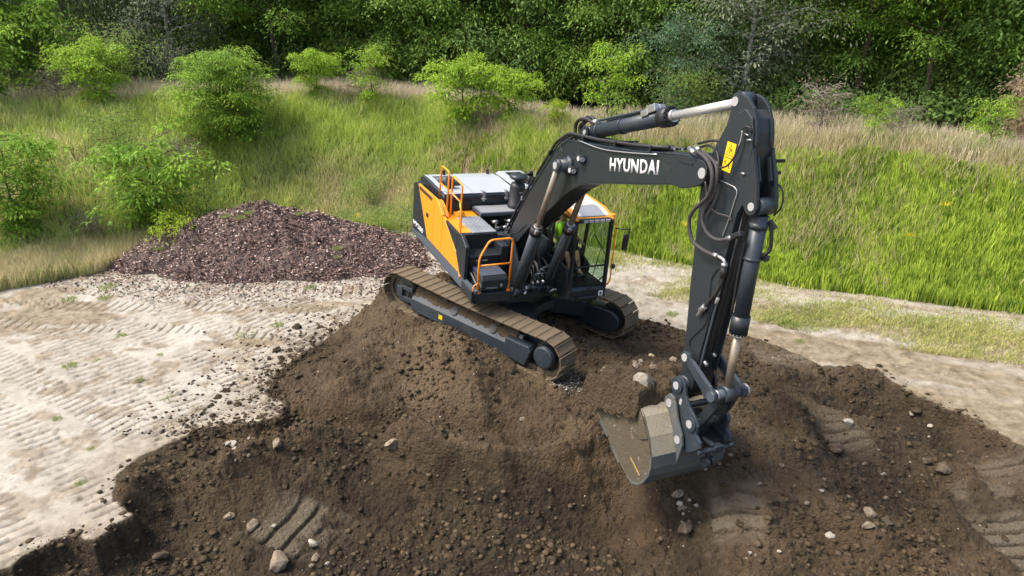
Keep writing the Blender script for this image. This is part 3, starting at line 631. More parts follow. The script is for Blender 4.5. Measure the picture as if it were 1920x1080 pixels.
    # front cluster: swing frame bracket with hoses and fittings
    m = MB(); m.prism([(.1, 1.15), (.95, 1.15), (1.25, 1.32), (1.34, 1.46), (1.25, 1.58), (.95, 1.95), (.62, 2.35), (.1, 2.35)], -.42, -.37); m.prism([(.1, 1.15), (.95, 1.15), (1.25, 1.32), (1.34, 1.46), (1.25, 1.58), (.95, 1.95), (.62, 2.25), (.1, 2.25)], .10, .14)
    m.box(.1, 1.12, -.36, .36, 1.15, 1.30); m.box(1.08, 1.16, -.45, .45, 1.16, 1.50)
    br = m.build('boom_mount', CHAR, exc, .01)
    m = MB(); m.cyl((1.25, -.66, 1.46), (1.25, .34, 1.46), .055); m.build('mount_pin', CHAR2, br)
    r3 = random.Random(3)
    for i, (y, z, x) in enumerate(((-.28, 1.85, 1.22), (-.16, 1.72, 1.26), (.02, 1.86, 1.22), (.14, 1.74, 1.26), (.26, 1.88, 1.20), (-.30, 1.42, 1.30), (.28, 1.44, 1.30), (-.02, 1.45, 1.25))):
        m = MB()
        for k in range(4):
            a = Vector((x + r3.uniform(-.05, .05), y + r3.uniform(-.05, .05), z + r3.uniform(-.08, .08)))
            b = a + Vector((r3.uniform(-.08, .08), r3.uniform(-.08, .08), r3.uniform(-.1, .1))); m.cyl(a, b, r3.uniform(.022, .038), n=10)
        m.build('pipe_fitting', STEEL if i in (5, 6) else CHAR2, br, .004)
    for i in range(7):
        y = -.34 + i * .10; y2 = y + r3.uniform(-.08, .08)
        m = MB(); m.tube([(1.05, y, 1.30), (1.24 + r3.uniform(-.04, .05), y, 1.40), (1.28 + r3.uniform(-.05, .06), (y + y2) / 2, 1.62 + r3.uniform(-.1, .1)), (1.16, y2, 1.86), (.95, y2, 1.95), (.6, y2, 1.9)], r3.uniform(.016, .026), 8); m.build('feed_hose', RUB, br)
    m = MB()
    for i in range(4): m.cyl((1.28, -.2 + i * .13, 1.62), (1.34, -.2 + i * .13, 1.62), .022, n=8)
    m.build('white_caps', WHT, br)
    m = MB(); m.tube([(.5, -.42, 2.1), (.62, -.46, 2.45), (.95, -.47, 2.65), (1.2, -.44, 2.9)], .018, 8); m.build('side_hose', RUB, br)

    # ---------------- arm
    A = [(6.32, 6.34), (6.21, 6.27), (6.03, 6.06), (5.92, 5.77), (5.84, 5.56), (5.76, 5.30), (5.80, 5.10), (5.88, 4.65), (6.01, 3.81), (6.15, 3.06), (6.24, 2.42), (6.25, 2.16), (6.35, 2.06), (6.50, 2.08), (6.56, 2.24), (6.55, 2.72), (6.58, 3.76), (6.59, 4.47),
         (6.61, 5.31), (6.61, 5.55), (6.59, 5.87), (6.54, 6.08), (6.47, 6.25)]
    m = MB(); m.prism(A, -.19, .19); arm = m.build('arm', CHAR, exc, .014)
    for s in (-1, 1):
        m = MB(); m.prism([(5.98, 5.95), (6.01, 6.19), (6.01, 6.36), (6.05, 6.45), (6.13, 6.50), (6.28, 6.47), (6.42, 6.37), (6.53, 6.19), (6.60, 5.98), (6.60, 5.90), (6.40, 6.10), (6.2, 6.1)], s * .105, s * .155); m.build('cylinder_ear', CHAR, arm, .008)
        m = MB(); m.cyl((6.06, s * .155, 6.38), (6.06, s * (.155 + .012), 6.38), .062, n=24); m.build('ear_pin', PIN, arm)
        m = MB(); m.prism([(6.60, 5.90), (6.66, 5.78), (6.80, 5.52), (6.88, 5.30), (6.915, 5.18), (6.89, 5.10), (6.82, 5.06), (6.74, 5.08), (6.66, 5.16), (6.60, 5.0), (6.58, 4.3), (6.605, 5.3)], s * .14, s * .19); m.build('lower_ear', CHAR, arm, .008)
        m = MB(); m.cyl((6.82, s * .19, 5.18), (6.82, s * (.19 + .012), 5.18), .055, n=24); m.build('ear_pin', PIN, arm)
        m = MB(); m.obox((6.62, s * .10, 5.78), (6.76, s * .10, 5.50), .03, .05); m.build('stiffening_rib', CHAR, arm)
        m = MB(); m.obox((6.615, s * .16, 4.3), (6.585, s * .16, 2.5), .02, .04, (1, 0, 0)); m.build('edge_seam', CHAR2, arm)
    m = MB(); m.cyl((5.97, -.22, 5.385), (5.97, .22, 5.385), .18, n=32); m.build('arm_pivot', CHAR, arm)
    m = MB(); m.cyl((6.37, -.30, 2.20), (6.37, .30, 2.20), .125, n=28); m.build('arm_tip_boss', CHAR2, arm)
    # sign
    m = MB(); m.prism([(6.13, 5.87), (6.305, 5.87), (6.305, 5.48), (6.13, 5.48)], -.1935, -.190); sg = m.build('warning_sign', YEL, arm)
    def line(m, a, b, w=.006): m.obox((a[0], -.1945, a[1]), (b[0], -.1945, b[1]), .002, w, (0, 0, 1)) if abs(a[0] - b[0]) > .01 else m.obox((a[0], -.1945, a[1]), (b[0], -.1945, b[1]), w, .002, (0, 1, 0))
    m = MB(); T = [(6.15, 5.70), (6.285, 5.70), (6.217, 5.84)]
    for i in range(3): line(m, T[i], T[(i + 1) % 3])
    for a, b in (((6.20, 5.79), (6.235, 5.77)), ((6.22, 5.775), (6.205, 5.735)), ((6.205, 5.735), (6.23, 5.72)), ((6.235, 5.78), (6.25, 5.755)), ((6.15, 5.60), (6.19, 5.62)), ((6.17, 5.615), (6.18, 5.57)), ((6.23, 5.59), (6.28, 5.62)), ((6.24, 5.56), (6.27, 5.53)), ((6.25, 5.62), (6.26, 5.53)), ((6.15, 5.53), (6.2, 5.53)), ((6.15, 5.665), (6.285, 5.665))): line(m, a, b, .010)
    m.build('sign_print', BLKF, sg)
    # pipes and hoses on the arm
    def A3(*p): return [(x, y, z) for x, z, y in p]
    yy = -.215
    m = MB(); m.tube([(6.116, -0.208, 5.344), (6.28, -0.208, 5.342), (6.458, -0.208, 5.337), (6.519, -0.208, 5.312), (6.537, -0.208, 5.259), (6.524, -0.208, 5.174), (6.507, -0.208, 4.943), (6.481, -0.208, 4.765), (6.463, -0.208, 4.657), (6.467, -0.208, 4.611)], .007, 8, curve=False); m.build('lube_line', STEEL, arm)
    m = MB(); m.tube([(6.522, -0.21, 6.072), (6.503, -0.22, 6.13), (6.438, -0.23, 6.136), (6.387, -0.23, 6.092), (6.402, -0.24, 5.995), (6.412, -0.25, 5.84), (6.374, -0.27, 5.684), (6.309, -0.3, 5.574), (6.163, -0.33, 5.513)], .013, 8); m.build('grease_hose', RUB, arm)
    m = MB(); m.tube([(6.412, -0.255, 6.074), (6.422, -0.255, 5.986), (6.413, -0.255, 5.865)], .009, 6); m.build('line_fitting', STEEL, arm); m = MB(); m.cyl((6.423, -0.21, 6.042), (6.496, -0.21, 6.032), .010); m.build('line_fitting', STEEL, arm); m = MB(); m.cyl((6.487, -0.21, 5.974), (6.56, -0.21, 5.992), .014); m.build('line_fitting', STEEL, arm); m = MB(); m.cyl((6.523, -0.21, 5.546), (6.593, -0.21, 5.552), .014); m.build('line_fitting', STEEL, arm)
    def bx(px, pz, y): return (px, y, pz)
    yh = -.36
    m = MB(); m.tube([(5.612, -0.33, 5.613), (5.9, -0.38, 5.626), (6.129, -0.41, 5.553), (6.243, -0.42, 5.396), (6.214, -0.4, 5.14), (5.98, -0.38, 4.86), (5.912, -0.36, 4.655), (6.017, -0.33, 4.422), (6.225, -0.3, 4.355), (6.437, -0.26, 4.346), (6.525, -0.25, 4.357)], .028, 12); m.build('arm_hose', HOSE, arm)
    m = MB(); m.tube([(5.513, -0.25, 5.602), (5.876, -0.3, 5.623), (6.159, -0.34, 5.561), (6.259, -0.36, 5.399), (6.254, -0.35, 5.151), (6.143, -0.34, 4.938), (6.138, -0.32, 4.739), (6.271, -0.3, 4.606), (6.449, -0.27, 4.585), (6.628, -0.24, 4.668), (6.68, -0.235, 4.718)], .025, 12); m.build('arm_hose', HOSE, arm)
    m = MB(); m.tube([(6.06, -0.36, 5.294), (6.14, -0.33, 5.067), (6.198, -0.3, 4.97), (6.312, -0.26, 4.923), (6.457, -0.23, 4.934), (6.537, -0.22, 4.927), (6.55, -0.21, 4.889)], .013, 10); m.build('thin_arm_hose', HOSE, arm)
    m = MB(); m.tube([(5.4, .0, 5.60), (5.7, -.10, 5.70), (6.0, -.20, 5.66), (6.14, -.25, 5.45), (6.16, -.25, 5.1), (6.04, -.24, 4.8)], .016, 10); m.build('arm_hose', RUB, arm)
    m = MB(); m.tube([(5.2, .12, 5.60), (5.5, .16, 5.72), (5.8, .22, 5.70), (5.98, .26, 5.5)], .02, 10); m.build('arm_hose', RUB, arm)
    m = MB(); m.tube([(6.502, -0.25, 4.36), (6.568, -0.25, 4.363), (6.638, -0.25, 4.352), (6.662, -0.25, 4.315)], .024, 12); m.cyl((6.42, -0.255, 4.351), (6.507, -0.255, 4.362), .034, n=12); m.cyl((6.65, -0.245, 4.317), (6.661, -0.245, 4.267), .044, n=12); m.build('hose_coupling', STEEL, arm); m = MB(); m.cyl((6.585, -0.245, 4.651), (6.692, -0.245, 4.716), .034, n=12); m.build('hose_coupling', STEEL, arm); m = MB(); m.cyl((5.60, -.365, 5.63), (5.80, -.42, 5.62), .036, n=12); m.build('hose_coupling', STEEL, arm); m = MB(); m.cyl((5.62, -.29, 5.66), (5.78, -.33, 5.655), .032, n=12); m.build('hose_coupling', STEEL, arm)
    m = MB(); m.cyl((6.654, -0.24, 4.271), (6.684, -0.24, 4.116), .042, n=12); m.tube([(6.672, -0.232, 4.126), (6.664, -0.232, 3.985), (6.599, -0.232, 3.807), (6.461, -0.232, 3.555)], .027, 10); m.build('black_pipe', RUB, arm)
    m = MB(); m.cyl((6.487, -0.24, 3.577), (6.414, -0.24, 3.472), .045, n=12); m.cyl((6.424, -0.24, 3.478), (6.375, -0.24, 3.367), .026, n=10); m.build('quick_connector', STEEL, arm, .01); m = MB(); m.cyl((6.668, -0.22, 3.797), (6.655, -0.22, 3.699), .028, n=10); m.build('quick_connector', STEEL, arm, .01)
    m = MB(); m.tube([(6.518, -0.205, 4.186), (6.442, -0.205, 4.005), (6.46, -0.205, 3.847), (6.477, -0.205, 3.746), (6.546, -0.205, 3.542), (6.517, -0.205, 3.286), (6.404, -0.205, 3.097), (6.302, -0.205, 2.909), (6.364, -0.205, 2.774), (6.5, -0.205, 2.699)], .007, 6); m.build('thin_cable', BLK, arm)
    m = MB(); m.rail([(6.63, -.10, 5.2), (6.63, -.10, 3.6), (6.61, -.10, 2.9), (6.60, -.04, 2.72)], .016); m.rail([(6.64, -.02, 5.0), (6.64, -.02, 3.4), (6.62, -.02, 2.86)], .016); m.build('arm_pipe', BLK, arm)
    m = MB(); m.cyl((6.60, -.12, 2.72), (6.66, -.10, 2.66), .03, n=10); m.cyl((6.60, .0, 2.85), (6.66, .02, 2.80), .025, n=10); m.build('pipe_end', STEEL, arm)
    m = MB(); m.obox((6.668, -0.24, 4.706), (6.837, -0.24, 4.823), .09, .08); m.build('valve_block', BLK, arm, .02)
    # ---------------- bucket cylinder
    c0, c1 = Vector((6.82, 0, 5.18)), Vector((7.06, 0, 2.42)); e = (c1 - c0).normalized()
    m = MB(); m.cyl((6.82, -.12, 5.18), (6.82, .12, 5.18), .12, n=28); m.cyl(c0 + e * .12, c0 + e * 1.72, .108, n=32); m.cyl(c0 + e * .22, c0 + e * .30, .122, n=32); m.cyl(c0 + e * .70, c0 + e * .74, .120, n=32)
    bc = m.build('bucket_cylinder', CHAR2, exc)
    m = MB(); m.cyl(c0 + e * 1.55, c0 + e * 1.80, .128, n=32)
    for k in range(14):
        t = k * math.pi / 7; u = Vector((0, 1, 0)); w_ = e.cross(u); c = u * math.cos(t) * .112 + w_ * math.sin(t) * .112
        m.cyl(c0 + e * 1.78 + c, c0 + e * 1.83 + c, .016, n=6, smooth=False)
    m.build('cylinder_gland', CHAR, bc)
    m = MB(); m.cyl(c0 + e * 1.80, c0 + e * 1.86, .08, n=20); m.build('rod_wiper', WHT, bc)
    m = MB(); m.cyl(c0 + e * 1.82, c1 - e * .08, .060, n=28); m.build('chrome_rod', BRONZE, bc)
    m = MB(); m.tube([c0 + e * .5 + Vector((-.06, -.13, 0)), c0 + e * 1.0 + Vector((-.10, -.10, 0)), c0 + e * 1.6 + Vector((-.11, -.08, 0))], .02, 8); m.tube([(6.95, .1, 4.95), (7.0, .12, 4.8), (7.02, .12, 4.62), (6.95, .05, 4.5)], .025, 8); m.obox((6.9, .1, 5.0), (7.0, .14, 4.92), .08, .06); m.obox((6.9, .1, 4.5), (7.02, .14, 4.5), .08, .07); m.build('cylinder_pipe', BLK, bc)
    m = MB(); m.tube([(6.7, .2, 5.5), (6.85, .25, 5.4), (6.9, .26, 5.2), (6.85, .22, 5.05)], .012, 6); m.obox((6.60, .20, 5.72), (6.66, .36, 5.74), .04, .04); m.obox((6.60, .20, 5.55), (6.66, .34, 5.58), .04, .04); m.build('side_fitting', BLK, bc)
    # ---------------- linkage
    P0, P1 = Vector((6.38, 0, 2.68)), Vector((7.06, 0, 2.42))
    m = MB()
    for s in (-1, 1):
        pr = [(6.32, 2.76), (6.45, 2.78), (6.50, 2.72), (7.02, 2.53), (7.13, 2.50), (7.16, 2.40), (7.08, 2.32), (6.98, 2.33), (6.42, 2.60), (6.32, 2.60), (6.28, 2.68)]
        m2 = MB(); m2.prism(pr, s * .235, s * .30); g = m2.build('guide_link', CHAR2, exc, .012)
        m2 = MB(); m2.cyl((6.38, s * .30, 2.68), (6.38, s * (.30 + .012), 2.68), .06, n=24); m2.build('link_pin', PIN, g)
        m2 = MB(); m2.obox((6.55, s * .268, 2.705), (7.0, s * .268, 2.535), .035, .012); m2.build('link_face', SKIRT, g)
    m = MB(); m.cyl((7.06, -.31, 2.42), (7.06, .34, 2.42), .078, n=28); lk = m.build('link_shaft', SKIRT, exc)
    m = MB(); m.cyl((7.06, -.09, 2.42), (7.06, .09, 2.42), .125, n=28); m.build('rod_eye', CHAR2, lk)
    m = MB(); m.cyl((7.06, .33, 2.42), (7.06, .36, 2.42), .10, n=20); m.cyl((7.06, -.20, 2.42), (7.06, -.225, 2.42), .09, n=20); m.build('shaft_collar', STEEL, lk, .01)
    m = MB()
    for s in (-1, 1): m.prism([(6.97, 2.44), (7.08, 2.50), (7.15, 2.40), (7.10, 2.20), (6.92, 1.80), (6.86, 1.72), (6.76, 1.74), (6.74, 1.84), (6.82, 1.95), (6.92, 2.2)], s * .10, s * .17)
    m.box(6.90, 7.06, -.10, .10, 2.05, 2.22); m.cyl((6.84, -.30, 1.80), (6.84, .30, 1.80), .07, n=20); m.build('bucket_link', CHAR, exc, .012)
    # ---------------- quick coupler
    Cp = [(6.41, 2.36), (6.29, 2.30), (6.25, 2.20), (6.27, 2.06), (6.35, 1.95), (6.48, 1.80), (6.64, 1.60), (6.72, 1.42), (6.78, 1.30), (6.90, 1.31), (7.04, 1.44), (7.13, 1.56), (7.10, 1.64), (6.99, 1.70), (6.98, 1.84), (6.92, 1.92), (6.72, 2.02), (6.60, 2.14), (6.53, 2.30), (6.47, 2.36)]
    qp = None
    for s in (-1, 1):
        m = MB(); m.prism(Cp, s * .265, s * .315)
        o = m.build('quick_coupler', CHAR2, exc, .012)
        for bx_, bz_ in ((6.39, 2.20), (6.84, 1.80)): m = MB(); m.cyl((bx_, s * .315, bz_), (bx_, s * .345, bz_), .12, n=28); m.build('pin_boss', CHAR2, o, .006)
        m = MB(); m.cyl((6.39, s * .347, 2.20), (6.39, s * (.347 + .012), 2.20), .062, n=24); m.cyl((6.84, s * .347, 1.80), (6.84, s * (.347 + .012), 1.80), .062, n=24); m.build('pin_cap', PIN, o)
        if s < 0:
            m = MB(); m.box(6.50, 6.55, -.318, -.315, 1.94, 2.04); m.build('plate_label', PIN, o)
    m = MB(); m.box(6.62, 6.98, -.265, .265, 1.40, 1.52); m.cyl((6.62, -.26, 1.98), (6.62, .26, 1.98), .05); m.cyl((6.56, -.2, 2.0), (6.80, -.2, 1.56), .05); m.cyl((6.9, -.1, 1.55), (7.08, .0, 1.50), .05, n=12); m.box(6.5, 6.8, -.12, .12, 1.5, 1.8); m.build('coupler_body', CHAR, exc, .012)
    m = MB(); m.cyl((7.10, -.30, 1.46), (7.10, .32, 1.46), .035, n=14); m.box(7.04, 7.15, -.02, .14, 1.40, 1.52); m.cyl((7.10, .30, 1.46), (7.12, .36, 1.50), .05, n=12); lk2 = m.build('locking_bar', CHAR2, exc, .006)
    m = MB(); m.lathe((7.12, -.16, 1.26), [(.085, 0), (.085, .07)], 20, (0, 1, 0)); m.lathe((7.12, -.05, 1.27), [(.075, 0), (.075, .05)], 20, (0, 1, 0)); m.obox((7.10, -.10, 1.44), (7.12, -.10, 1.28), .05, .06); m.build('lifting_hook', CHAR, lk2, .008)
    # ---------------- bucket
    Wb = .72
    prof = [(4.93, 1.25), (5.33, .98), (5.84, .70), (6.28, .53), (6.45, .51), (6.60, .60), (6.70, .74), (6.77, .90), (6.785, 1.05), (6.74, 1.24), (6.60, 1.50), (6.40, 1.74), (6.26, 1.84)]
    def shell(i0, i1, t, mt, nm, y0=-Wb, y1=Wb, off=0.):
        pp = prof[i0:i1]; cen = Vector((5.9, 1.5)); inn = []
        for i, p in enumerate(pp):
            a = Vector(pp[max(i - 1, 0)]); b = Vector(pp[min(i + 1, len(pp) - 1)]); d_ = (b - a).normalized(); nn = Vector((-d_.y, d_.x))
            inn.append(tuple(Vector(p) + nn * t))
        if off: pp = [tuple(Vector(p) - (Vector(q_) - Vector(p)).normalized() * off) for p, q_ in zip(pp, inn)]
        V = []; k = len(pp)
        for y in (y0, y1): V += [(x, y, z) for x, z in pp] + [(x, y, z) for x, z in inn]
        F = []
        for i in range(k - 1): F += [(i, i + 1, k + i + 1, k + i), (2 * k + i, 3 * k + i, 3 * k + i + 1, 2 * k + i + 1), (i, 2 * k + i, 2 * k + i + 1, i + 1), (k + i, k + i + 1, 3 * k + i + 1, 3 * k + i)]
        F += [(0, k, 3 * k, 2 * k), (k - 1, 3 * k - 1, 4 * k - 1, 2 * k - 1)]
        m = MB(); m.add(V, F); return m, mt, nm
    m, _, _ = shell(0, 13, .03, 0, 0); bk = m.build('bucket', BKT, exc, .004); bk.location = (0, -.13, 0)
    m, _, _ = shell(3, 10, .02, 0, 0, -Wb - .002, Wb + .002, .012); m.build('heel_wrap', BKTD, bk, .004)
    for s in (-1, 1):
        side = prof + [(5.9, 1.70), (5.3, 1.48)]
        m = MB(); m.prism([(x, z) for x, z in prof] + [(5.95, 1.74), (5.4, 1.52)], s * (Wb - .03), s * (Wb + .0)); m.build('bucket_side', BKTM, bk, .004)
        m = MB(); m.prism([(6.22, 1.82), (5.45, 1.52), (5.55, 1.36), (6.45, 1.36), (6.60, 1.47), (6.38, 1.74)], s * Wb, s * (Wb + .022)); m.build('side_plate', BKTM, bk, .004)
        m = MB(); m.obox((5.62, s * (Wb + .025), 1.385), (5.86, s * (Wb + .025), 1.375), .010, .02); m.build('scraped_weld', WELD, bk, .003); m = MB(); m.obox((6.30, s * (Wb + .010), .91), (6.60, s * (Wb + .010), .78), .010, .026); m.build('scraped_weld', WELD, bk, .003)
        ear = [(6.44, 2.02), (6.33, 2.03), (6.25, 1.93), (6.24, 1.82), (6.30, 1.72), (6.42, 1.55), (6.56, 1.40), (6.66, 1.20), (6.74, .98), (6.80, 1.00), (6.83, 1.2), (6.84, 1.42), (6.78, 1.56), (6.62, 1.74), (6.52, 1.92)]
        m = MB(); m.prism(ear, s * .345, s * .39); e_ = m.build('bucket_ear', BKTD, bk, .01); e_.location = (0, .13, 0)
        m = MB(); m.cyl((6.37, s * .39, 1.88), (6.37, s * (.39 + .012), 1.88), .065, n=24); m.cyl((6.72, s * .39, 1.44), (6.72, s * (.39 + .012), 1.44), .065, n=24); m.build('ear_pin', PIN, e_)
        # wear strips along the lower side edge
        for k in range(3):
            t0 = .04 + k * .30
            a = Vector((4.93, 0, 1.25)).lerp(Vector((6.28, 0, .53)), t0); b = Vector((4.93, 0, 1.25)).lerp(Vector((6.28, 0, .53)), t0 + .2)
            m = MB(); m.obox(a + Vector((-.01, s * (Wb + .008), -.03)), b + Vector((-.01, s * (Wb + .008), -.03)), .018, .05); m.build('side_wear_strip', BKTD, bk, .003)
    m = MB(); m.prism([(4.95, 1.24), (4.84, 1.32), (4.86, 1.34), (5.0, 1.25)], -Wb - .01, Wb + .01); m.build('cutting_edge', BKTM, bk, .003)
    m = MB(); m.box(6.62, 6.66, -Wb, -.27, 1.25, 1.27)
    m.build('back_seam', BKTM, bk)
boom_and_arm()
# ------------------------------------------------------------------ the ground
def h2(ix, iy, s):
    a = (ix.astype(np.int64) * 374761393 + iy.astype(np.int64) * 668265263 + s * 974634777) & 0xffffffff
    a = ((a ^ (a >> 13)) * 1274126177) & 0xffffffff
    a = a ^ (a >> 16); a = (a * 2246822519) & 0xffffffff; a = a ^ (a >> 15)
    return (a & 0xffffff) / float(0x1000000)
def vnoise(x, y, s=0):
    ix = np.floor(x); iy = np.floor(y); fx = x - ix; fy = y - iy
    u = fx * fx * (3 - 2 * fx); v = fy * fy * (3 - 2 * fy)
    return ((h2(ix, iy, s) * (1 - u) + h2(ix + 1, iy, s) * u) * (1 - v) + (h2(ix, iy + 1, s) * (1 - u) + h2(ix + 1, iy + 1, s) * u) * v) * 2 - 1
def fbm(x, y, s=0, o=4, g=.5):
    r = 0; a = 1; t = 0
    for k in range(o):
        c, d = math.cos(.6 * k + s), math.sin(.6 * k + s)
        r = r + a * vnoise((x * c - y * d) * 2 ** k + 17.3 * k, (x * d + y * c) * 2 ** k - 9.1 * k, s + k * 7); t += a; a *= g
    return r / t
def clods(x, y, cell, s, fill=.6):
    """rounded lumps on a jittered grid"""
    X = x / cell; Y = y / cell; ix = np.floor(X); iy = np.floor(Y); r = np.zeros_like(X)
    for dx in (-1, 0, 1):
        for dy in (-1, 0, 1):
            a = ix + dx; b = iy + dy
            px = a + h2(a, b, s); py = b + h2(a, b, s + 1); q = h2(a, b, s + 2); rr = .25 + .45 * h2(a, b, s + 3)
            d = ((X - px) ** 2 + (Y - py) ** 2) / rr ** 2
            r = np.maximum(r, np.where(q < fill, np.sqrt(np.clip(1 - d, 0, 1)) * rr, 0))
    return r * cell
def sst(a, b, x):
    t = np.clip((x - a) / (b - a), 0, 1); return t * t * (3 - 2 * t)
def sdf(x, y, poly):
    """signed distance to a polygon, positive inside"""
    P = np.array(poly); d = np.full(x.shape, 1e9); ins = np.zeros(x.shape, bool); n = len(P)
    for i in range(n):
        a = P[i]; b = P[(i + 1) % n]; e = b - a
        t = np.clip(((x - a[0]) * e[0] + (y - a[1]) * e[1]) / (e @ e), 0, 1)
        d = np.minimum(d, (x - a[0] - t * e[0]) ** 2 + (y - a[1] - t * e[1]) ** 2)
        c = ((a[1] <= y) != (b[1] <= y)); xx = a[0] + (y - a[1]) / (e[1] if e[1] else 1e-9) * e[0]
        ins ^= c & (x < xx)
    d = np.sqrt(d); return np.where(ins, d, -d)

CTRL = '''-2.5,15.48,0.53;-0.87,17.61,0.42;-1.71,14.88,0.43;-0.08,17,0.32;-0.92,14.27,0.33;0.71,16.39,0.24;-0.14,13.66,0.23;1.49,15.78,0.14;0.65,13.05,0.12;2.28,15.18,0.04;0.55,14.83,0.51;1.25,14.29,0.26;-0.88,15.93,0.57;-1.83,16.66,0.59;1.94,13.75,0.05;0.96,13.75,0.3;1.38,12.53,0.03;3.04,14.54,-0.08;-2.94,15.32,0.58;-2.79,15.51,0.61;-2.49,14.97,0.6;-2.34,15.16,0.56;-1.94,14.56,0.6;-1.8,14.75,0.52;-1.3,14.06,0.68;-1.17,14.26,0.5;-0.69,13.59,0.63;-0.56,13.79,0.42;-0.22,13.24,0.62;-0.1,13.44,0.37;0.06,13.01,0.3;0.2,13.2,0.24;0.44,12.71,0.19;0.58,12.9,0.18;0.91,12.35,0.2;1.05,12.54,0.14;-3.92,14.47,0.05;-4.15,13.46,0.05;-4.32,12.37,-0.02;-3.19,14.01,0.42;-2.86,12.79,0.3;-3.41,12.24,0.12;-1.97,12.71,0.34;-1.86,13.75,0.55;-0.87,12.61,0.4;-1.14,11.84,0.12;-0.1,12.03,0.25;0.42,11.84,0.12;0.94,11.96,0.05;-2.47,11.65,0;-0.6,11.32,-0.02;-3.68,11.54,-0.05;1.41,13.06,-0.05;1.64,13.7,0.05;1.94,12.87,0.25;1.92,14.11,0.1;0.39,10.84,-0.05;1.2,11.29,0;-6.19,10.3,-0.12;-6.15,9.44,-0.12;-5.6,10.67,-0.16;-5.11,10.89,-0.2;-4.6,11.16,-0.15;-5.85,10.09,-0.3;-5.17,10.03,-0.25;-4.62,10.34,-0.15;-3.94,11.01,-0.05;-3.21,11.29,0;-2.15,10.94,0;-2.12,10.66,-0.15;-6.28,9.07,-0.4;-6.67,8.53,-0.4;-7.24,8.22,-0.5;-7.05,8.34,-0.75;-5.84,9.28,-0.75;-5.08,9.61,-0.7;-4.32,10.12,-0.55;-4.45,9.01,-0.95;-3.5,10.71,-0.3;-3.42,10.22,-0.75;-3.63,9.5,-0.95;-3.14,8.93,-1.1;-2.58,10.83,-0.75;-2.27,10.04,-0.95;-2.28,8.98,-1.15;-1.14,10.43,-0.1;-0.95,10.29,-0.45;-1.22,9.98,-0.9;-0.09,10.33,-0.25;0.19,10.22,-0.75;0.86,10.5,-0.15;1.34,10.46,-0.35;-0.53,9.1,-1.15;0.93,9.73,-1.15;1.86,10.61,-0.7;2.06,9.88,-1.05;1.67,9.03,-1.2;2.62,9.62,-0.6;2.66,8.85,-0.8;2.5,9.7,-0.05;1.9,11.16,-0.15;1.78,11.96,0.05;2.48,12.52,0.45;3.24,13.06,0.4;3.87,14.34,0.25;3.32,9.88,0.3;3.88,9.66,0.25;3.53,9.28,0.12;3.69,8.91,0;3.79,8.43,-0.1;3.14,8.25,-0.45;4.43,11.47,0.35;5.4,12.82,0.28;5.45,13.96,0.18;4.8,14.6,0.12;5.89,12.61,0.15;6.02,11.32,0.1;4.94,10.09,0.15;5.85,9.99,0;4.37,8.93,-0.02;4.78,8.43,-0.2;5.9,9.09,-0.15;6.87,11.36,-0.05;6.63,12.69,-0.15;7.56,12.68,-0.4;8.14,12.04,-0.5;8.52,11.25,-0.45;7.43,10.77,-0.35;7.18,9.81,-0.3;8.59,10.48,-0.25;9.12,10.73,-0.2;7.76,9.27,-0.3;6.85,8.42,-0.4;7.66,8.42,-0.4;5.88,8.15,-0.35;3.06,15.2,0.1;3.65,15.6,0.05;7.28,13.23,0.05;6.39,13.89,0.08;-6,5.5,-0.6;-3,5,-1.3;0,5,-1.4;3,5,-0.9;6,5,-0.5;9,7,-0.3;10,10,-0.1;0,2,-1.2;-6,2,-0.8;6,2,-0.6;-9,7,0;11,13,0'''

CP = np.array([[float(v) for v in p.split(',')] for p in CTRL.split(';')])
def tps_fit(P, reg=.02):
    n = len(P); d2 = ((P[:, None, :2] - P[None, :, :2]) ** 2).sum(2); K = np.where(d2 > 0, d2 * np.log(d2 + 1e-12) / 2, 0) + np.eye(n) * reg
    A = np.zeros((n + 3, n + 3)); A[:n, :n] = K; A[:n, n] = 1; A[:n, n + 1:] = P[:, :2]; A[n:, :n] = A[:n, n:].T
    return np.linalg.solve(A, np.r_[P[:, 2], 0, 0, 0])
TW = tps_fit(CP, .04)
def tps(x, y):
    r = TW[-3] + TW[-2] * x + TW[-1] * y
    for i in range(len(CP)):
        d2 = (x - CP[i, 0]) ** 2 + (y - CP[i, 1]) ** 2 + 1e-9; r = r + TW[i] * d2 * np.log(d2) * .5
    return r

SOIL = [(-8.7, 2), (-8.7, 7.12), (-7.57, 7.54), (-7.13, 7.77), (-6.95, 8.1), (-6.64, 8.3), (-6.21, 8.23), (-6.0, 8.61), (-5.87, 8.89), (-6.32, 9.27), (-6.65, 9.82), (-6.49, 10.23), (-6.16, 10.69), (-5.86, 11.15), (-5.4, 11.38), (-4.95, 11.38), (-4.41, 11.62), (-4.43, 12.2), (-4.97, 12.55), (-5.04, 13.32), (-4.77, 13.99), (-4.5, 14.84), (-4.03, 15.56), (-3.47, 16.02), (-3.41, 16.83), (-2.88, 17.54), (-0.89, 18.11), (0.59, 17.92), (2.07, 17.7), (3.0, 16.3), (3.61, 15.71), (4.18, 15.06), (5.57, 14.9), (6.36, 14.3), (6.74, 13.55), (7.9, 13.45), (8.08, 12.55), (8.7, 11.75), (9.08, 10.74), (9.8, 9.9), (12, 8.4), (12, 2)]
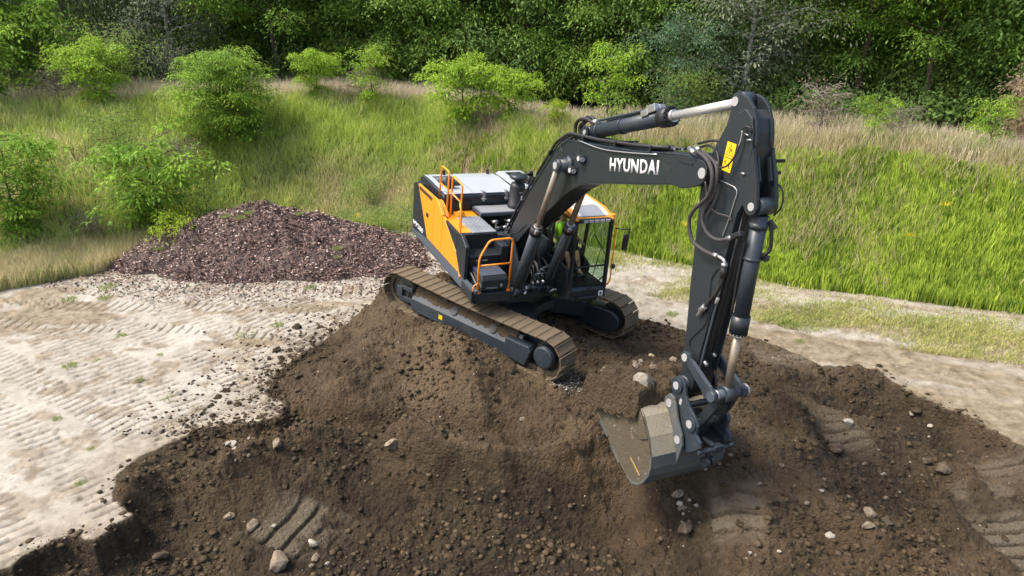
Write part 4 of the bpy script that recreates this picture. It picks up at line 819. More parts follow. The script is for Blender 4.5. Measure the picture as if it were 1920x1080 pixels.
RIDGE = [([(-6.4, 9.2), (-5.9, 9.75), (-5.2, 9.95), (-4.4, 10.7), (-3.5, 11.1), (-2.2, 11.0), (-1.2, 10.45), (-.1, 10.4), (.9, 10.5), (1.3, 10.4)], .30, .24), ([(3.6, 10.3), (4.3, 10.1), (4.9, 9.6), (5.1, 9.0), (5.5, 8.5)], .22, .30), ([(4.9, 11.8), (5.3, 11.2), (5.2, 10.4)], .20, .3), ([(-1.4, 13.4), (-.9, 12.6), (-.7, 11.9)], .34, .38), ([(-3.2, 14.2), (-3.1, 13.2), (-3.4, 12.4)], .22, .32), ([(6.3, 13.3), (7.2, 12.9), (8.0, 12.3), (8.9, 11.3)], .10, .22)]
HOLE = [(-3.9, 11.75, .8, .35, .18), (-2.9, 11.65, .9, .38, .34), (-1.7, 11.5, .9, .38, .38), (-.5, 11.25, .8, .38, .34), (.5, 11.1, .6, .3, .2), (-2.1, 10.0, .9, .6, .36), (-.8, 9.75, .7, .5, .34), (1.6, 9.7, .8, .7, .30), (-.1, 12.0, .55, .6, .22), (-2.2, 12.2, .6, .6, .16), (7.3, 12.2, 1.2, .45, .34), (8.3, 11.4, .7, .4, .28), (-3.9, 9.9, .8, .5, .2), (5.9, 10.6, .5, .5, .2), (4.6, 8.6, .6, .5, .2)]
BASE = np.array([(-60, 14), (-17.98, 17.36), (-14.74, 18.91), (-12.12, 20.71), (-11.39, 22.0), (-9.77, 23.4), (-6.08, 23.6), (-3.97, 23.4), (-2.08, 22.8), (-0.18, 22.42), (2.48, 21.67), (3.69, 20.96), (5.42, 19.77), (7.99, 18.11), (10.52, 17.29), (13.01, 16.34), (15.76, 15.12), (60, 2)])
CREST = np.array([(-60, 20, 3.7), (-23.15, 24.78, 3.7), (-18.91, 26.67, 3.7), (-16.59, 27.8, 3.7), (-13.09, 28.7, 3.7), (-7.76, 29.34, 3.7), (-3.48, 29.57, 3.5), (-1.22, 27.39, 3.3), (0.77, 25.93, 3.2), (2.68, 25.33, 3.1), (8.55, 23.23, 3.2), (11.33, 21.81, 3.3), (14.47, 19.83, 3.2), (17.55, 18.52, 3.2), (60, 6, 3.2)])
def berm_t(x, y):
    b = np.interp(x, BASE[:, 0], BASE[:, 1]); c = np.interp(x, CREST[:, 0], CREST[:, 1]); return (y - b) / (c - b)
# belts of cleat prints: centre, heading in degrees (direction of travel), half length, half width, pitch, depth
PR = []
for k, off in enumerate((-4.2, -3.35, -2.4, -1.55, -.6, .3, 1.1, 2.1, 2.9, 3.9, 4.8, 5.7)):
    PR.append((-8.6 + off * .61 + .3 * math.sin(k * 5), 12.6 + off * .79, -38 + 3 * math.sin(k * 2.1), 4.6 + .8 * math.sin(k * 3.3), .31, .215, .026))
PR += [(-10, 16.9, -4, 7.5, .3, .24, .03), (-9.5, 15.6, -6, 6.5, .28, .24, .026), (-7, 18.1, -2, 4, .3, .26, .03), (-12, 9.5, -30, 3.5, .32, .215, .02)]
PS = [(6.15, 13.75, 95, .75, .85, .26, .055), (3.55, 8.95, 75, .75, .40, .30, .05), (6.10, 11.1, 110, .75, .42, .22, .05), (7.9, 8.3, 100, 1.2, .55, .24, .05), (8.9, 10.35, 95, .5, .7, .26, .05), (-3.55, 9.45, -20, .9, .6, .33, .04)]
def prints(x, y, L):
    z = np.zeros_like(x); m = np.zeros_like(x)
    for cx, cy, hd, hl, hw, p, a in L:
        c, s = math.cos(math.radians(hd)), math.sin(math.radians(hd)); u = (x - cx) * c + (y - cy) * s; v = -(x - cx) * s + (y - cy) * c
        v = v + .06 * np.sin(u * .9 + cx)
        e_ = .12 * fbm(x * 2.5, y * 2.5, 88, 3); w = sst(hl + .1, hl - (.75 if L is PS else .45), np.abs(u) + e_) * sst(hw + .06, hw - .08, np.abs(v) + e_ * .8); ph = (u / p + .15 * v / p * math.sin(cx * 7)) % 1
        r = sst(.06, .22, ph) * sst(1.0, .90, ph)
        k = w > m; z = np.where(k, (r - .8) * a * 1.35 * w - .014 * w, z); m = np.maximum(m, w)
    return z, m
def terrain(x, y, detail=True):
    x = np.asarray(x, float); y = np.asarray(y, float)
    wob = .16 * fbm(x * 1.1, y * 1.1, 3, 4) + .07 * fbm(x * 5, y * 5, 5, 3)
    sd = sdf(x, y, SOIL) + wob
    t = berm_t(x, y)
    cz = np.interp(x, CREST[:, 0], CREST[:, 2])
    tt = np.clip(t, 0, 1); hb = cz * (tt * .55 + .45 * tt * tt * (3 - 2 * tt)) * sst(-.02, .12, t)
    hb = hb - np.clip(t - 1.15, 0, 3) * .25
    # worn path that climbs between the two banks
    pd = np.abs((x + 3.2 - (y - 21) * .38)); hb = hb - .35 * np.exp(-(pd / .8) ** 2) * sst(.1, .4, t) * sst(1.3, .9, t)
    rough = sst(.0, .1, t)
    out = hb + (.10 * fbm(x * .5, y * .5, 9, 4) + .10 * fbm(x * 1.4, y * 1.4, 31, 3)) * rough
    m_s = sst(-.04, .11, sd)
    near = y < 24
    soil = np.zeros_like(x); k = (sd > -.4)
    if k.any(): soil[k] = tps(x[k], y[k])
    pale_d = 0; soil_d = 0
    for L_, a_, w_ in RIDGE:
        dd = np.full(x.shape, 9.)
        for (ax_, ay_), (bx_, by_) in zip(L_[:-1], L_[1:]):
            ex, ey = bx_ - ax_, by_ - ay_; tq = np.clip(((x - ax_) * ex + (y - ay_) * ey) / (ex * ex + ey * ey), 0, 1); dd = np.minimum(dd, np.hypot(x - ax_ - tq * ex, y - ay_ - tq * ey))
        dd = dd + .10 * fbm(x * 1.7, y * 1.7, 71, 3); soil = soil + a_ * np.exp(-(dd / w_) ** 2)
    for cx_, cy_, rx_, ry_, a_ in HOLE:
        soil = soil - a_ * np.exp(-(((x - cx_) / rx_) ** 2 + ((y - cy_) / ry_) ** 2) ** 1.5)
    soil = np.where(soil < -.25, -.25 + (soil + .25) * .62, soil); yw = y + .75 * soil; xw = x + .35 * soil
    tz = sst(3.0, 6.0, x) * (1 - rough) * sst(20, 12, y * .0 + 0 + np.abs(y - 15) * 2)
    if detail:
        pz, pm = prints(x, y, PR); pz = pz * 1.25 * sst(-.75, .0, fbm(x * .5, y * .5, 77, 3) + .1)
        pale_d = .035 * fbm(x * .7, y * .7, 12, 4) + .010 * fbm(x * 5, y * 5, 13, 3) + pz * (1 - rough) + clods(x, y, .12, 41, .12) * .35 * (1 - rough)
        fall = .55 + .45 * fbm(x * .45, y * .45, 61, 2)
        rdg = 1 - 2 * np.abs(fbm(xw * 1.5, yw * 1.5, 24, 5, .6)); soil_d = .11 * fbm(xw * .9, yw * .9, 21, 4) + .10 * (rdg - .5) * (.4 + fall) + .055 * fbm(xw * 4.5, yw * 4.5, 26, 4, .65) + clods(xw, yw, .42, 23, .22) * .40 * fall + clods(xw, yw, .19, 27, .45) * .45 * fall + clods(xw, yw, .095, 33, .6) * .55 + .022 * fbm(xw * 13, yw * 13, 36, 4, .6)
        qz, qm = prints(x, y, PS); br = sst(-.55, -.05, fbm(x * 2.2, y * 2.2, 81, 4)); soil_d = soil_d * (1 - .82 * qm * br) + qz * br * 1.2
        # rough belt of loose lumps thrown along the foot of the mound
    h = out + pale_d
    lip = .03 * np.exp(-((sd - .12) / .16) ** 2) * (x > 6)
    h = h * (1 - m_s) + (soil + soil_d * sst(.0, .35, sd + .1)) * m_s + lip
    return h
def masks(x, y):
    wob = .16 * fbm(x * 1.1, y * 1.1, 3, 4) + .07 * fbm(x * 5, y * 5, 5, 3)
    sd = sdf(x, y, SOIL) + wob; t = berm_t(x, y)
    crumb = sst(-.9, .1, sd) * sst(.1, .55, clods(x, y, .16, 91, .5) / .1 * .6 + .3 * fbm(x * 3, y * 3, 92, 2)) * (x < -3.2) * (y > 10.8)
    soil = np.maximum(sst(-.10, -.03, sd), crumb)
    tan = sst(3.2, 5.5, x) * sst(.5, -.1, t) * sst(-.35, .35, fbm((x + y * .3) * .22, (y + x * .35) * 1.5, 55, 4) + .18 - .09 * (y - 14)) 
    tan = np.maximum(tan, sst(.1, .25, fbm(x * .5, y * 1.6, 57, 3) - .04 * np.abs(y - 16.5)) * (x < -2) * (y > 14.2) * .9)
    tan = np.maximum(tan, sst(-1.4, -.1, sd) * .5)
    pz, pm = prints(x, y, PR); tan = np.maximum(tan, .95 * pm * sst(-.018, -.034, pz) * sst(-.5, .2, fbm(x * .5, y * .5, 77, 3) + .1)); tan = np.maximum(tan, .7 * sst(.1, .35, fbm(x * 2.6, y * 2.6, 63, 4)))
    _, q = prints(x, y, PS); pat = sst(.0, .3, fbm(x * 2.9, y * 2.9, 58, 4)) * sst(.9, .5, np.hypot(x - 7.9, (y - 9.6) * 1.6))
    qz_, _ = prints(x, y, PS); q = q * (.25 + .75 * sst(-.02, .012, qz_)) * sst(-.55, -.05, fbm(x * 2.2, y * 2.2, 81, 4)) * .85; q = np.maximum(q, pat * .45)
    grass = sst(-.06, .05, t)
    return soil, tan, q, grass

def grid_mesh(name, X, Y, Z, attrs=None, mat=None, parent=None):
    nr, nc = X.shape; me = bpy.data.meshes.new(name)
    co = np.stack([X, Y, Z], -1).reshape(-1, 3).astype(np.float32)
    i = np.arange(nr * nc).reshape(nr, nc); F = np.stack([i[:-1, :-1], i[:-1, 1:], i[1:, 1:], i[1:, :-1]], -1).reshape(-1, 4).astype(np.int32)
    me.vertices.add(len(co)); me.vertices.foreach_set('co', co.ravel())
    me.loops.add(F.size); me.loops.foreach_set('vertex_index', F.ravel())
    me.polygons.add(len(F)); me.polygons.foreach_set('loop_start', np.arange(0, F.size, 4, dtype=np.int32)); me.polygons.foreach_set('loop_total', np.full(len(F), 4, np.int32))
    me.update(calc_edges=True)
    me.polygons.foreach_set('use_smooth', np.ones(len(F), bool))
    for k, v in (attrs or {}).items():
        a = me.color_attributes.new(k, 'FLOAT_COLOR', 'POINT'); a.data.foreach_set('color', v.astype(np.float32).ravel())
    if mat: me.materials.append(mat)
    o = bpy.data.objects.new(name, me); COL.objects.link(o); o.parent = parent; return o

def ground_material():
    m = bpy.data.materials.new('ground'); m.use_nodes = True; nt = m.node_tree; b = nt.nodes['Principled BSDF']
    tc = node(nt, 'ShaderNodeTexCoord').outputs['Object']
    at = node(nt, 'ShaderNodeAttribute', attribute_name='mask'); sp = node(nt, 'ShaderNodeSeparateColor'); nt.links.new(at.outputs['Color'], sp.inputs[0])
    big = noise(nt, tc, .55, 5, .6); mid = noise(nt, tc, 3.5, 6, .65); fine = noise(nt, tc, 22, 5, .7); vf = noise(nt, tc, 75, 3, .6)
    pale = mixc(nt, ramp(nt, mid, [(.35, (0, 0, 0)), (.66, (1, 1, 1))]), (.215, .195, .155), (.375, .35, .295))
    pale = mixc(nt, ramp(nt, big, [(.40, (0, 0, 0)), (.70, (.8, .8, .8))]), pale, (.43, .40, .345), 'MIX')
    pale = mixc(nt, ramp(nt, fine, [(.28, (.85, .85, .85)), (.42, (0, 0, 0))]), pale, (.17, .13, .085))
    tan = mixc(nt, ramp(nt, mid, [(.35, (0, 0, 0)), (.65, (1, 1, 1))]), (.125, .097, .06), (.28, .23, .16))
    so = mixc(nt, ramp(nt, mid, [(.3, (0, 0, 0)), (.68, (1, 1, 1))]), (.033, .0245, .0145), (.084, .061, .036))
    so = mixc(nt, ramp(nt, big, [(.45, (0, 0, 0)), (.68, (.7, .7, .7))]), so, (.118, .077, .041))
    so = mixc(nt, ramp(nt, fine, [(.60, (0, 0, 0)), (.72, (.6, .6, .6))]), so, (.115, .09, .06))
    vc = node(nt, 'ShaderNodeTexVoronoi'); vc.inputs['Scale'].default_value = 16; nt.links.new(tc, vc.inputs['Vector']); vs_ = node(nt, 'ShaderNodeSeparateColor'); nt.links.new(vc.outputs['Color'], vs_.inputs[0])
    so = mixc(nt, ramp(nt, vs_.outputs[0], [(.72, (0, 0, 0)), (.9, (.55, .55, .55))]), so, (.11, .083, .052))
    so = mixc(nt, ramp(nt, vf, [(.30, (.6, .6, .6)), (.42, (0, 0, 0))]), so, (.022, .016, .011))
    sand = mixc(nt, fine, (.155, .122, .08), (.29, .245, .175))
    gr = mixc(nt, mid, (.07, .06, .03), (.17, .14, .075))
    c = mixc(nt, sp.outputs[1], pale, tan); c = mixc(nt, at.outputs['Alpha'], c, gr)
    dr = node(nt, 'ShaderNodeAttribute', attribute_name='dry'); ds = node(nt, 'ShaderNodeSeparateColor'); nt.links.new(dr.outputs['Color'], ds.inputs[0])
    so = mixc(nt, ds.outputs[1], so, (.020, .015, .010)); so = mixc(nt, ds.outputs[0], so, (.165, .118, .069)); c = mixc(nt, sp.outputs[0], c, so)  # soil colour carries shade of hollows and light on high faces, besides moisture
    c = mixc(nt, sp.outputs[2], c, sand)
    nt.links.new(c, b.inputs['Base Color']); b.inputs['Roughness'].default_value = .93; b.inputs['Specular IOR Level'].default_value = .2
    ad = node(nt, 'ShaderNodeMath', operation='MULTIPLY_ADD'); nt.links.new(fine, ad.inputs[0]); ad.inputs[1].default_value = 1.; nt.links.new(vf, ad.inputs[2])
    bm = node(nt, 'ShaderNodeBump'); st_ = node(nt, 'ShaderNodeMapRange'); nt.links.new(sp.outputs[0], st_.inputs[0]); st_.inputs[3].default_value = .35; st_.inputs[4].default_value = .9; nt.links.new(st_.outputs[0], bm.inputs['Strength']); bm.inputs['Distance'].default_value = .05
    hs = ad.outputs[0]
    for sc_, am_ in ((16, -1.2), (38, -.7)):
        vo = node(nt, 'ShaderNodeTexVoronoi'); vo.inputs['Scale'].default_value = sc_; vo.inputs['Randomness'].default_value = 1; nt.links.new(tc, vo.inputs['Vector'])
        mu = node(nt, 'ShaderNodeMath', operation='MULTIPLY'); nt.links.new(vo.outputs['Distance'], mu.inputs[0]); nt.links.new(sp.outputs[0], mu.inputs[1])
        m2 = node(nt, 'ShaderNodeMath', operation='MULTIPLY_ADD'); nt.links.new(mu.outputs[0], m2.inputs[0]); m2.inputs[1].default_value = am_; nt.links.new(hs, m2.inputs[2]); hs = m2.outputs[0]
    nt.links.new(hs, bm.inputs['Height']); nt.links.new(bm.outputs[0], b.inputs['Normal'])
    return m
GM = ground_material()
def make_ground():
    a1 = np.linspace(-41, 41, 1200); a = np.r_[np.linspace(-180, -42, 70), a1, np.linspace(42, 180, 70)]
    r = [5.0]
    while r[-1] < 22: r.append(r[-1] * 1.0023)
    while r[-1] < 60: r.append(r[-1] * 1.006)
    while r[-1] < 400: r.append(r[-1] * 1.08)
    r = np.r_[.3, 2, 3.5, 4.3, np.array(r)]
    A, Rr = np.meshgrid(np.radians(a), r); X = Rr * np.sin(A); Y = -1.5 + Rr * np.cos(A)
    Z = terrain(X, Y); s, t, q, g = masks(X, Y)
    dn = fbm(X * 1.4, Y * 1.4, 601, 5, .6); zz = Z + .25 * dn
    dry = .50 * sst(-.15, .30, zz) * sst(-.35, .35, dn + .1) + .25 * sst(.2, .5, fbm(X * .8 + Y * .3, Y * .8, 603, 4)); moist_shade = .55 * sst(-.25, -.6, zz) * sst(-.4, .3, -dn + .1)  # high soil toned dry and sunlit, hollows damp and shaded, all in the colour
    o = grid_mesh('ground', X, Y, Z, {'mask': np.stack([s, t, q, g], -1), 'dry': np.stack([dry, moist_shade, dry, dry], -1)}, GM)
    tag(o, 'pale rutted sand, dug brown soil and a grassy bank', 'ground', kind='structure')
make_ground()
def gz(x, y): return float(terrain(np.array([x]), np.array([y]))[0])
# ------------------------------------------------------------------ plants
def leaf_mat(name, trans=.45, rough=.6, spec=.25):
    """colour comes from the plant's own leaves (attribute), light passes through them"""
    m = bpy.data.materials.new(name); m.use_nodes = True; nt = m.node_tree; nt.nodes.clear()
    at = node(nt, 'ShaderNodeAttribute', attribute_name='col').outputs['Color']
    d = node(nt, 'ShaderNodeBsdfPrincipled'); nt.links.new(at, d.inputs['Base Color']); d.inputs['Roughness'].default_value = rough; d.inputs['Specular IOR Level'].default_value = spec
    g = node(nt, 'ShaderNodeGamma'); nt.links.new(at, g.inputs[0]); g.inputs[1].default_value = .85
    t = node(nt, 'ShaderNodeBsdfTranslucent'); nt.links.new(g.outputs[0], t.inputs[0])
    mx = node(nt, 'ShaderNodeMixShader'); mx.inputs[0].default_value = trans; nt.links.new(d.outputs[0], mx.inputs[1]); nt.links.new(t.outputs[0], mx.inputs[2])
    o = node(nt, 'ShaderNodeOutputMaterial'); nt.links.new(mx.outputs[0], o.inputs[0]); return m
LEAF = leaf_mat('leaves'); BLADE = leaf_mat('grass_blades', .4); CHIP = leaf_mat('chips', 0., .85, .1)
def bark(name, c1, c2):
    m = bpy.data.materials.new(name); m.use_nodes = True; nt = m.node_tree; b = nt.nodes['Principled BSDF']
    tc = node(nt, 'ShaderNodeTexCoord').outputs['Object']
    nt.links.new(mixc(nt, ramp(nt, noise(nt, tc, 9, 5, .7), [(.4, (0, 0, 0)), (.6, (1, 1, 1))]), c1, c2), b.inputs['Base Color']); b.inputs['Roughness'].default_value = .9; return m
BARK = bark('brown_bark', (.045, .033, .022), (.12, .09, .062)); BARKP = bark('pale_bark', (.06, .055, .05), (.42, .40, .37)); BARKG = bark('grey_twig', (.12, .10, .085), (.26, .22, .19))

def tri_mesh(name, V, F, col, mat, parent=None):
    me = bpy.data.meshes.new(name); n = len(F)
    me.vertices.add(len(V)); me.vertices.foreach_set('co', V.astype(np.float32).ravel())
    me.loops.add(n * 3); me.loops.foreach_set('vertex_index', F.astype(np.int32).ravel())
    me.polygons.add(n); me.polygons.foreach_set('loop_start', np.arange(0, 3 * n, 3, dtype=np.int32)); me.polygons.foreach_set('loop_total', np.full(n, 3, np.int32))
    me.update(calc_edges=True)
    a = me.color_attributes.new('col', 'FLOAT_COLOR', 'POINT'); a.data.foreach_set('color', np.c_[col, np.ones(len(col))].astype(np.float32).ravel())
    me.materials.append(mat); o = bpy.data.objects.new(name, me); COL.objects.link(o)
    if parent: o.parent = parent
    return o
def nrm(v): return v / np.maximum(np.linalg.norm(v, axis=1, keepdims=True), 1e-9)
def fronds(P, D, N, L, Wd, col, droop=.25):
    """one leaf per row: a bent rhombus starting at P along D, facing N"""
    D = nrm(D); S = nrm(np.cross(D, N)); U = np.cross(S, D); n = len(P); L = L[:, None]; Wd = Wd[:, None]
    mid = P + D * L * .5 + U * L * .06; tip = P + D * L - np.array([0, 0, 1.]) * L * droop
    V = np.stack([P, mid - S * Wd / 2, mid + S * Wd / 2, tip], 1).reshape(-1, 3)
    i = np.arange(n)[:, None] * 4; F = np.concatenate([i + [0, 1, 2], i + [1, 3, 2]], 1).reshape(-1, 3)
    c = np.repeat(col, 4, 0); return V, F, c

def limb_paths(rg, H, R, lean, n, low, kind):
    """trunk and limbs as point lists with radii, plus spray centres"""
    tr = max(.03, H * .014)
    T = [(0, 0, -.2)]; k = 7
    for i in range(1, k + 1):
        t = i / k; T.append((lean[0] * t * t * H + rg.normal(0, .02) * H * .4, lean[1] * t * t * H + rg.normal(0, .02) * H * .4, H * .93 * t))
    T = np.array(T); out = [(T, tr, tr * .25)]; C = []
    for j in range(n):
        t = low + (1 - low) * ((j + rg.random()) / n) ** .9; idx = t * k; a = int(min(k - 1, idx)); b = T[a] + (T[a + 1] - T[a]) * (idx - a)
        az = j * 2.4 + rg.normal(0, .4); env = math.sin(math.pi * min(1, .18 + .80 * (1 - t) ** .8)) if kind != 'broad' else (1 - .55 * abs(t - .45) * 1.6)
        ln = R * max(.25, env) * rg.uniform(.7, 1.12); up = rg.uniform(.15, .75) if t > .3 else rg.uniform(.0, .35)
        d = np.array([math.cos(az), math.sin(az), up]); pts = [b]
        for q in range(1, 5):
            s = q / 4; pts.append(b + d * ln * s * [1, 1, 1 - .35 * s] + rg.normal(0, .04, 3) * ln)
        pts = np.array(pts); out.append((pts, max(.012, tr * .42 * (1 - t * .5)), .008))
        for q in np.linspace(.35, 1.02, max(3, int(ln / .42))):
            c = b + d * ln * q * [1, 1, 1 - .35 * q]; C.append(np.r_[c + rg.normal(0, .16, 3) * [1.3, 1.3, .8] * min(1.3, ln * .6), q])
            if rg.random() < .75: 
                c2 = c + rg.normal(0, .42, 3) * [1, 1, .5] * min(1.2, ln * .6); C.append(np.r_[c2, q]); out.append((np.array([c, (c + c2) / 2 + [0, 0, .05], c2]), .01, .005))
    return out, np.array(C)
def tubes(paths, nseg=5):
    V = []; F = []; o = 0
    for P, r0, r1 in paths:
        m = len(P); D = np.gradient(P, axis=0); D = nrm(D); a = np.where(np.abs(D[:, 2:3]) < .9, [[0, 0, 1.]], [[1., 0, 0]]); e = nrm(np.cross(D, a)); g = np.cross(D, e)
        rr = np.linspace(r0, r1, m)[:, None, None]; th = np.arange(nseg) * 2 * math.pi / nseg
        V.append((P[:, None] + rr * (e[:, None] * np.cos(th)[:, None] + g[:, None] * np.sin(th)[:, None])).reshape(-1, 3))
        for i in range(m - 1):
            for j in range(nseg):
                a_, b_ = o + i * nseg + j, o + i * nseg + (j + 1) % nseg; F += [(a_, b_, b_ + nseg), (a_, b_ + nseg, a_ + nseg)]
        o += m * nseg
    return np.concatenate(V), np.array(F)
def make_tree(seed, H, R, n=26, low=.12, per=55, L=.24, Wd=.075, c_dark=(.03, .07, .012), c_light=(.10, .19, .03), spread=.40, flat=.35, barkm=None, kind='tall', lean=(0, 0), droop=.25, sparse=1., jit=.5, name='crown'):
    rg = np.random.default_rng(seed); paths, C = limb_paths(rg, H, R, lean, n, low, kind)
    C = C[rg.random(len(C)) < sparse]
    nC = len(C); m = per; c = np.repeat(C, m, 0); q = c[:, 3]
    off = rg.normal(0, 1, (nC * m, 3)) * [spread, spread, spread * flat]; off[:, 2] -= .25 * (off[:, 0] ** 2 + off[:, 1] ** 2) / spread
    P = c[:, :3] + off; D = off * [1, 1, .6] + rg.normal(0, spread * .45, off.shape); N = np.array([0, 0, 1.]) + rg.normal(0, jit, off.shape)
    tone = np.repeat(rg.random(nC), m) * .55 + rg.random(nC * m) * .35 + .25 * (q - .5); tone = np.clip(tone, 0, 1)[:, None]
    col = np.array(c_dark) * (1 - tone) + np.array(c_light) * tone; col = col * rg.uniform(.8, 1.2, (len(col), 1))
    V, F, cc = fronds(P, D, N, L * rg.uniform(.6, 1.25, len(P)), Wd * rg.uniform(.7, 1.3, len(P)), col, droop)
    root = empty('proto'); 
    tv, tf = tubes(paths); t = tri_mesh('trunk', tv, tf, np.full((len(tv), 3), .1), barkm or BARK, root)
    cr = tri_mesh(name, V, F, cc, LEAF, root); return root
def put(proto, name, x, y, s=1., rz=0., label=None, cat='tree', group=None, z=None, sz=None, first={}):
    z = gz(x, y) if z is None else z
    if id(proto) not in first: first[id(proto)] = 1; r = proto; ch = []
    else:
        r = proto.copy(); COL.objects.link(r)
        for c in proto.children: k = c.copy(); COL.objects.link(k); k.parent = r
    r.name = name; r.location = (x, y, z - .05); r.rotation_euler = (0, 0, rz); r.scale = (s, s, sz or s)
    for k in ('label', 'category', 'group'):
        if k in r: del r[k]
    return tag(r, label, cat, group)
def dist_x(px, y, z=3.3):      # where a thing stands across the view when it is y metres away
    return (px - 960) / FPX * (y * math.cos(PITCH) + (CAM_H - z) * math.sin(-PITCH))

YG, YG2 = (.10, .20, .015), (.36, .50, .035)
GD, GD2 = (.09, .19, .035), (.36, .55, .09)
P_big1 = make_tree(101, 11, 3.4, 44, .04, 95, .20, .062, (.08, .17, .03), (.33, .52, .08), kind='broad')
P_big2 = make_tree(102, 10, 3.0, 42, .05, 95, .19, .06, GD, GD2, kind='broad')
P_dark = make_tree(103, 10, 3.2, 46, .02, 90, .16, .085, (.065, .145, .042), (.29, .45, .11), kind='broad', flat=.6, jit=.9)
P_dark2 = make_tree(104, 11, 3.6, 40, .05, 90, .19, .075, (.08, .175, .035), (.34, .52, .10), kind='broad', flat=.45)
P_birch = make_tree(105, 11, 2.4, 40, .10, 70, .16, .05, (.11, .18, .07), (.36, .46, .19), spread=.36, flat=1.1, barkm=BARKP, droop=.9, jit=1., kind='broad')
P_silver = make_tree(106, 9, 2.5, 40, .08, 60, .15, .06, (.10, .13, .08), (.34, .38, .25), spread=.36, flat=.9, barkm=BARKP, jit=1.2, kind='broad')
P_teal = make_tree(107, 4.8, 1.8, 18, .06, 55, .16, .05, (.05, .11, .06), (.18, .29, .15), flat=.35, spread=.3)
P_open = make_tree(108, 11, 3.8, 30, .28, 95, .20, .06, (.08, .18, .025), (.32, .52, .07), kind='broad', flat=.22, sparse=.8)
P_round = make_tree(110, 4.1, 2.1, 46, .07, 70, .17, .05, (.08, .17, .018), (.30, .47, .05), flat=.16, spread=.25, jit=.35, kind='broad')
P_lime1 = make_tree(111, 2.6, 1.3, 17, .10, 60, .15, .048, YG, (.40, .60, .05), spread=.19, flat=.22, jit=.4)
P_lime2 = make_tree(112, 2.8, 1.3, 11, .12, 55, .15, .05, YG, (.38, .58, .05), spread=.19, flat=.3, sparse=.8, jit=.4)
P_lime3 = make_tree(113, 3.3, 1.6, 26, .05, 55, .19, .06, (.07, .17, .016), (.30, .48, .05), spread=.22, flat=.18, sparse=.72, jit=.35)
P_small = make_tree(114, 1.5, .85, 9, .08, 45, .13, .045, YG, (.46, .56, .03), spread=.15, flat=.3, jit=.4)
P_soft = make_tree(115, 2.6, 1.6, 20, .03, 45, .14, .035, (.09, .18, .03), (.30, .42, .09), spread=.27, flat=.5, sparse=.75)
P_spike = make_tree(116, 3.6, 1.35, 7, .15, 75, .16, .05, (.12, .24, .02), (.38, .58, .05), spread=.19, flat=.5, sparse=.9, kind='tall', jit=.4)
P_dry = make_tree(117, 1.3, .8, 34, .0, 8, .10, .02, (.16, .12, .09), (.36, .29, .22), spread=.2, flat=1., barkm=BARKG, name='dry_twigs')
P_tan = make_tree(118, 3.0, 1.0, 24, .05, 45, .16, .04, (.22, .16, .09), (.50, .38, .26), spread=.26, flat=.8, barkm=BARKG)

GW = 'trees of the wood behind the bank'
# front rank of the wood: px, distance, proto, scale, label
rank = [
 (30, 33, P_birch, 1.0, 'birch with soft hanging grey green leaves at the far left end of the wood'),
 (150, 35, P_birch, 1.05, 'second birch from the left end with pale drooping foliage'),
 (265, 36, P_birch, 1.1, 'birch with leaning white stems showing between grey green leaves'),
 (95, 30.5, P_lime3, 1.35, 'broad fresh green locust in front of the birches'),
 (330, 34, P_silver, .9, 'dull grey green tree beside the white stemmed birch'),
 (215, 29.8, P_soft, 1.2, 'rounded yellow green shrubby tree before the birches'),
 (430, 37, P_big2, 1.0, 'dark locust rising right behind the round green tree'),
 (520, 36, P_open, .95, 'locust with yellowish top standing left of the darkest gap'),
 (600, 38, P_dark, 1.0, 'dark dense tree behind the small pale bushes on the crest'),
 (700, 37, P_big2, 1.05, 'deep green tree above the grey bush on the crest'),
 (790, 36.5, P_dark2, 1.0, 'dark tree just left of the lime green bushes'),
 (880, 36, P_big1, 1.0, 'layered green tree above the pair of lime green bushes'),
 (985, 35, P_dark, 1.05, 'very dark tree above the boom cylinder hoses'),
 (1080, 34, P_big2, 1.0, 'dark green tree behind the forked lime sapling'),
 (1165, 33, P_dark2, .95, 'dense tree behind the chromed cylinder rod'),
 (1250, 32, P_dark, .9, 'shadowy tree between the forked sapling and the silver tree'),
 (1395, 29.5, P_silver, 1.05, 'tall silvery grey tree with fine leaves behind the arm top'),
 (1270, 28.5, P_teal, .8, 'bluish green low tree left of the silver tree'),
 (1500, 31, P_dark2, .9, 'dark tree right beside the silver tree'),
 (1600, 29, P_open, 1.0, 'bright layered locust with two bare dark trunks'),
 (1700, 30.5, P_big2, 1.0, 'dark green tree to the right of the bare trunk locust'),
 (1730, 27.5, P_open, .8, 'low spreading locust branch tree over the dark hollow'),
 (1820, 28, P_dark, .95, 'dark dense tree near the right edge with a leaning trunk'),
 (1910, 27, P_dark2, 1.0, 'dark tree at the far right edge of the wood'),
 (1990, 26, P_big2, 1.0, 'green tree half cut by the right edge of the photo'),
 (-70, 31, P_big1, 1.0, 'green tree half cut by the left edge of the photo')]
for i, (px, y, pr, s, lb) in enumerate(rank):
    x = dist_x(px, y, 3.5); nm = 'birch_tree' if pr is P_birch else 'locust_tree' if pr in (P_open, P_big1, P_lime3) else 'forest_tree'
    put(pr, nm, x, y, s, i * 1.7, lb, 'tree', GW, 3.2 if y > 25 else None)
k = 0
for row, (y0, n_) in enumerate(((41, 17), (46.5, 17))):
    for j in range(n_):
        px = -150 + j * 2250 / (n_ - 1) + rnd.uniform(-30, 30); y = y0 + rnd.uniform(-1.5, 1.5) - (px > 900) * (px - 900) * .006
        pr = [P_dark, P_dark2, P_big2, P_dark][(j * 7 + row) % 4]
        put(pr, 'forest_tree', dist_x(px, y, 3.5), y, rnd.uniform(1.0, 1.25), rnd.uniform(0, 6), 'dark tree standing deep in the wood behind the front row', 'tree', 'trees deep in the wood', 3.0)
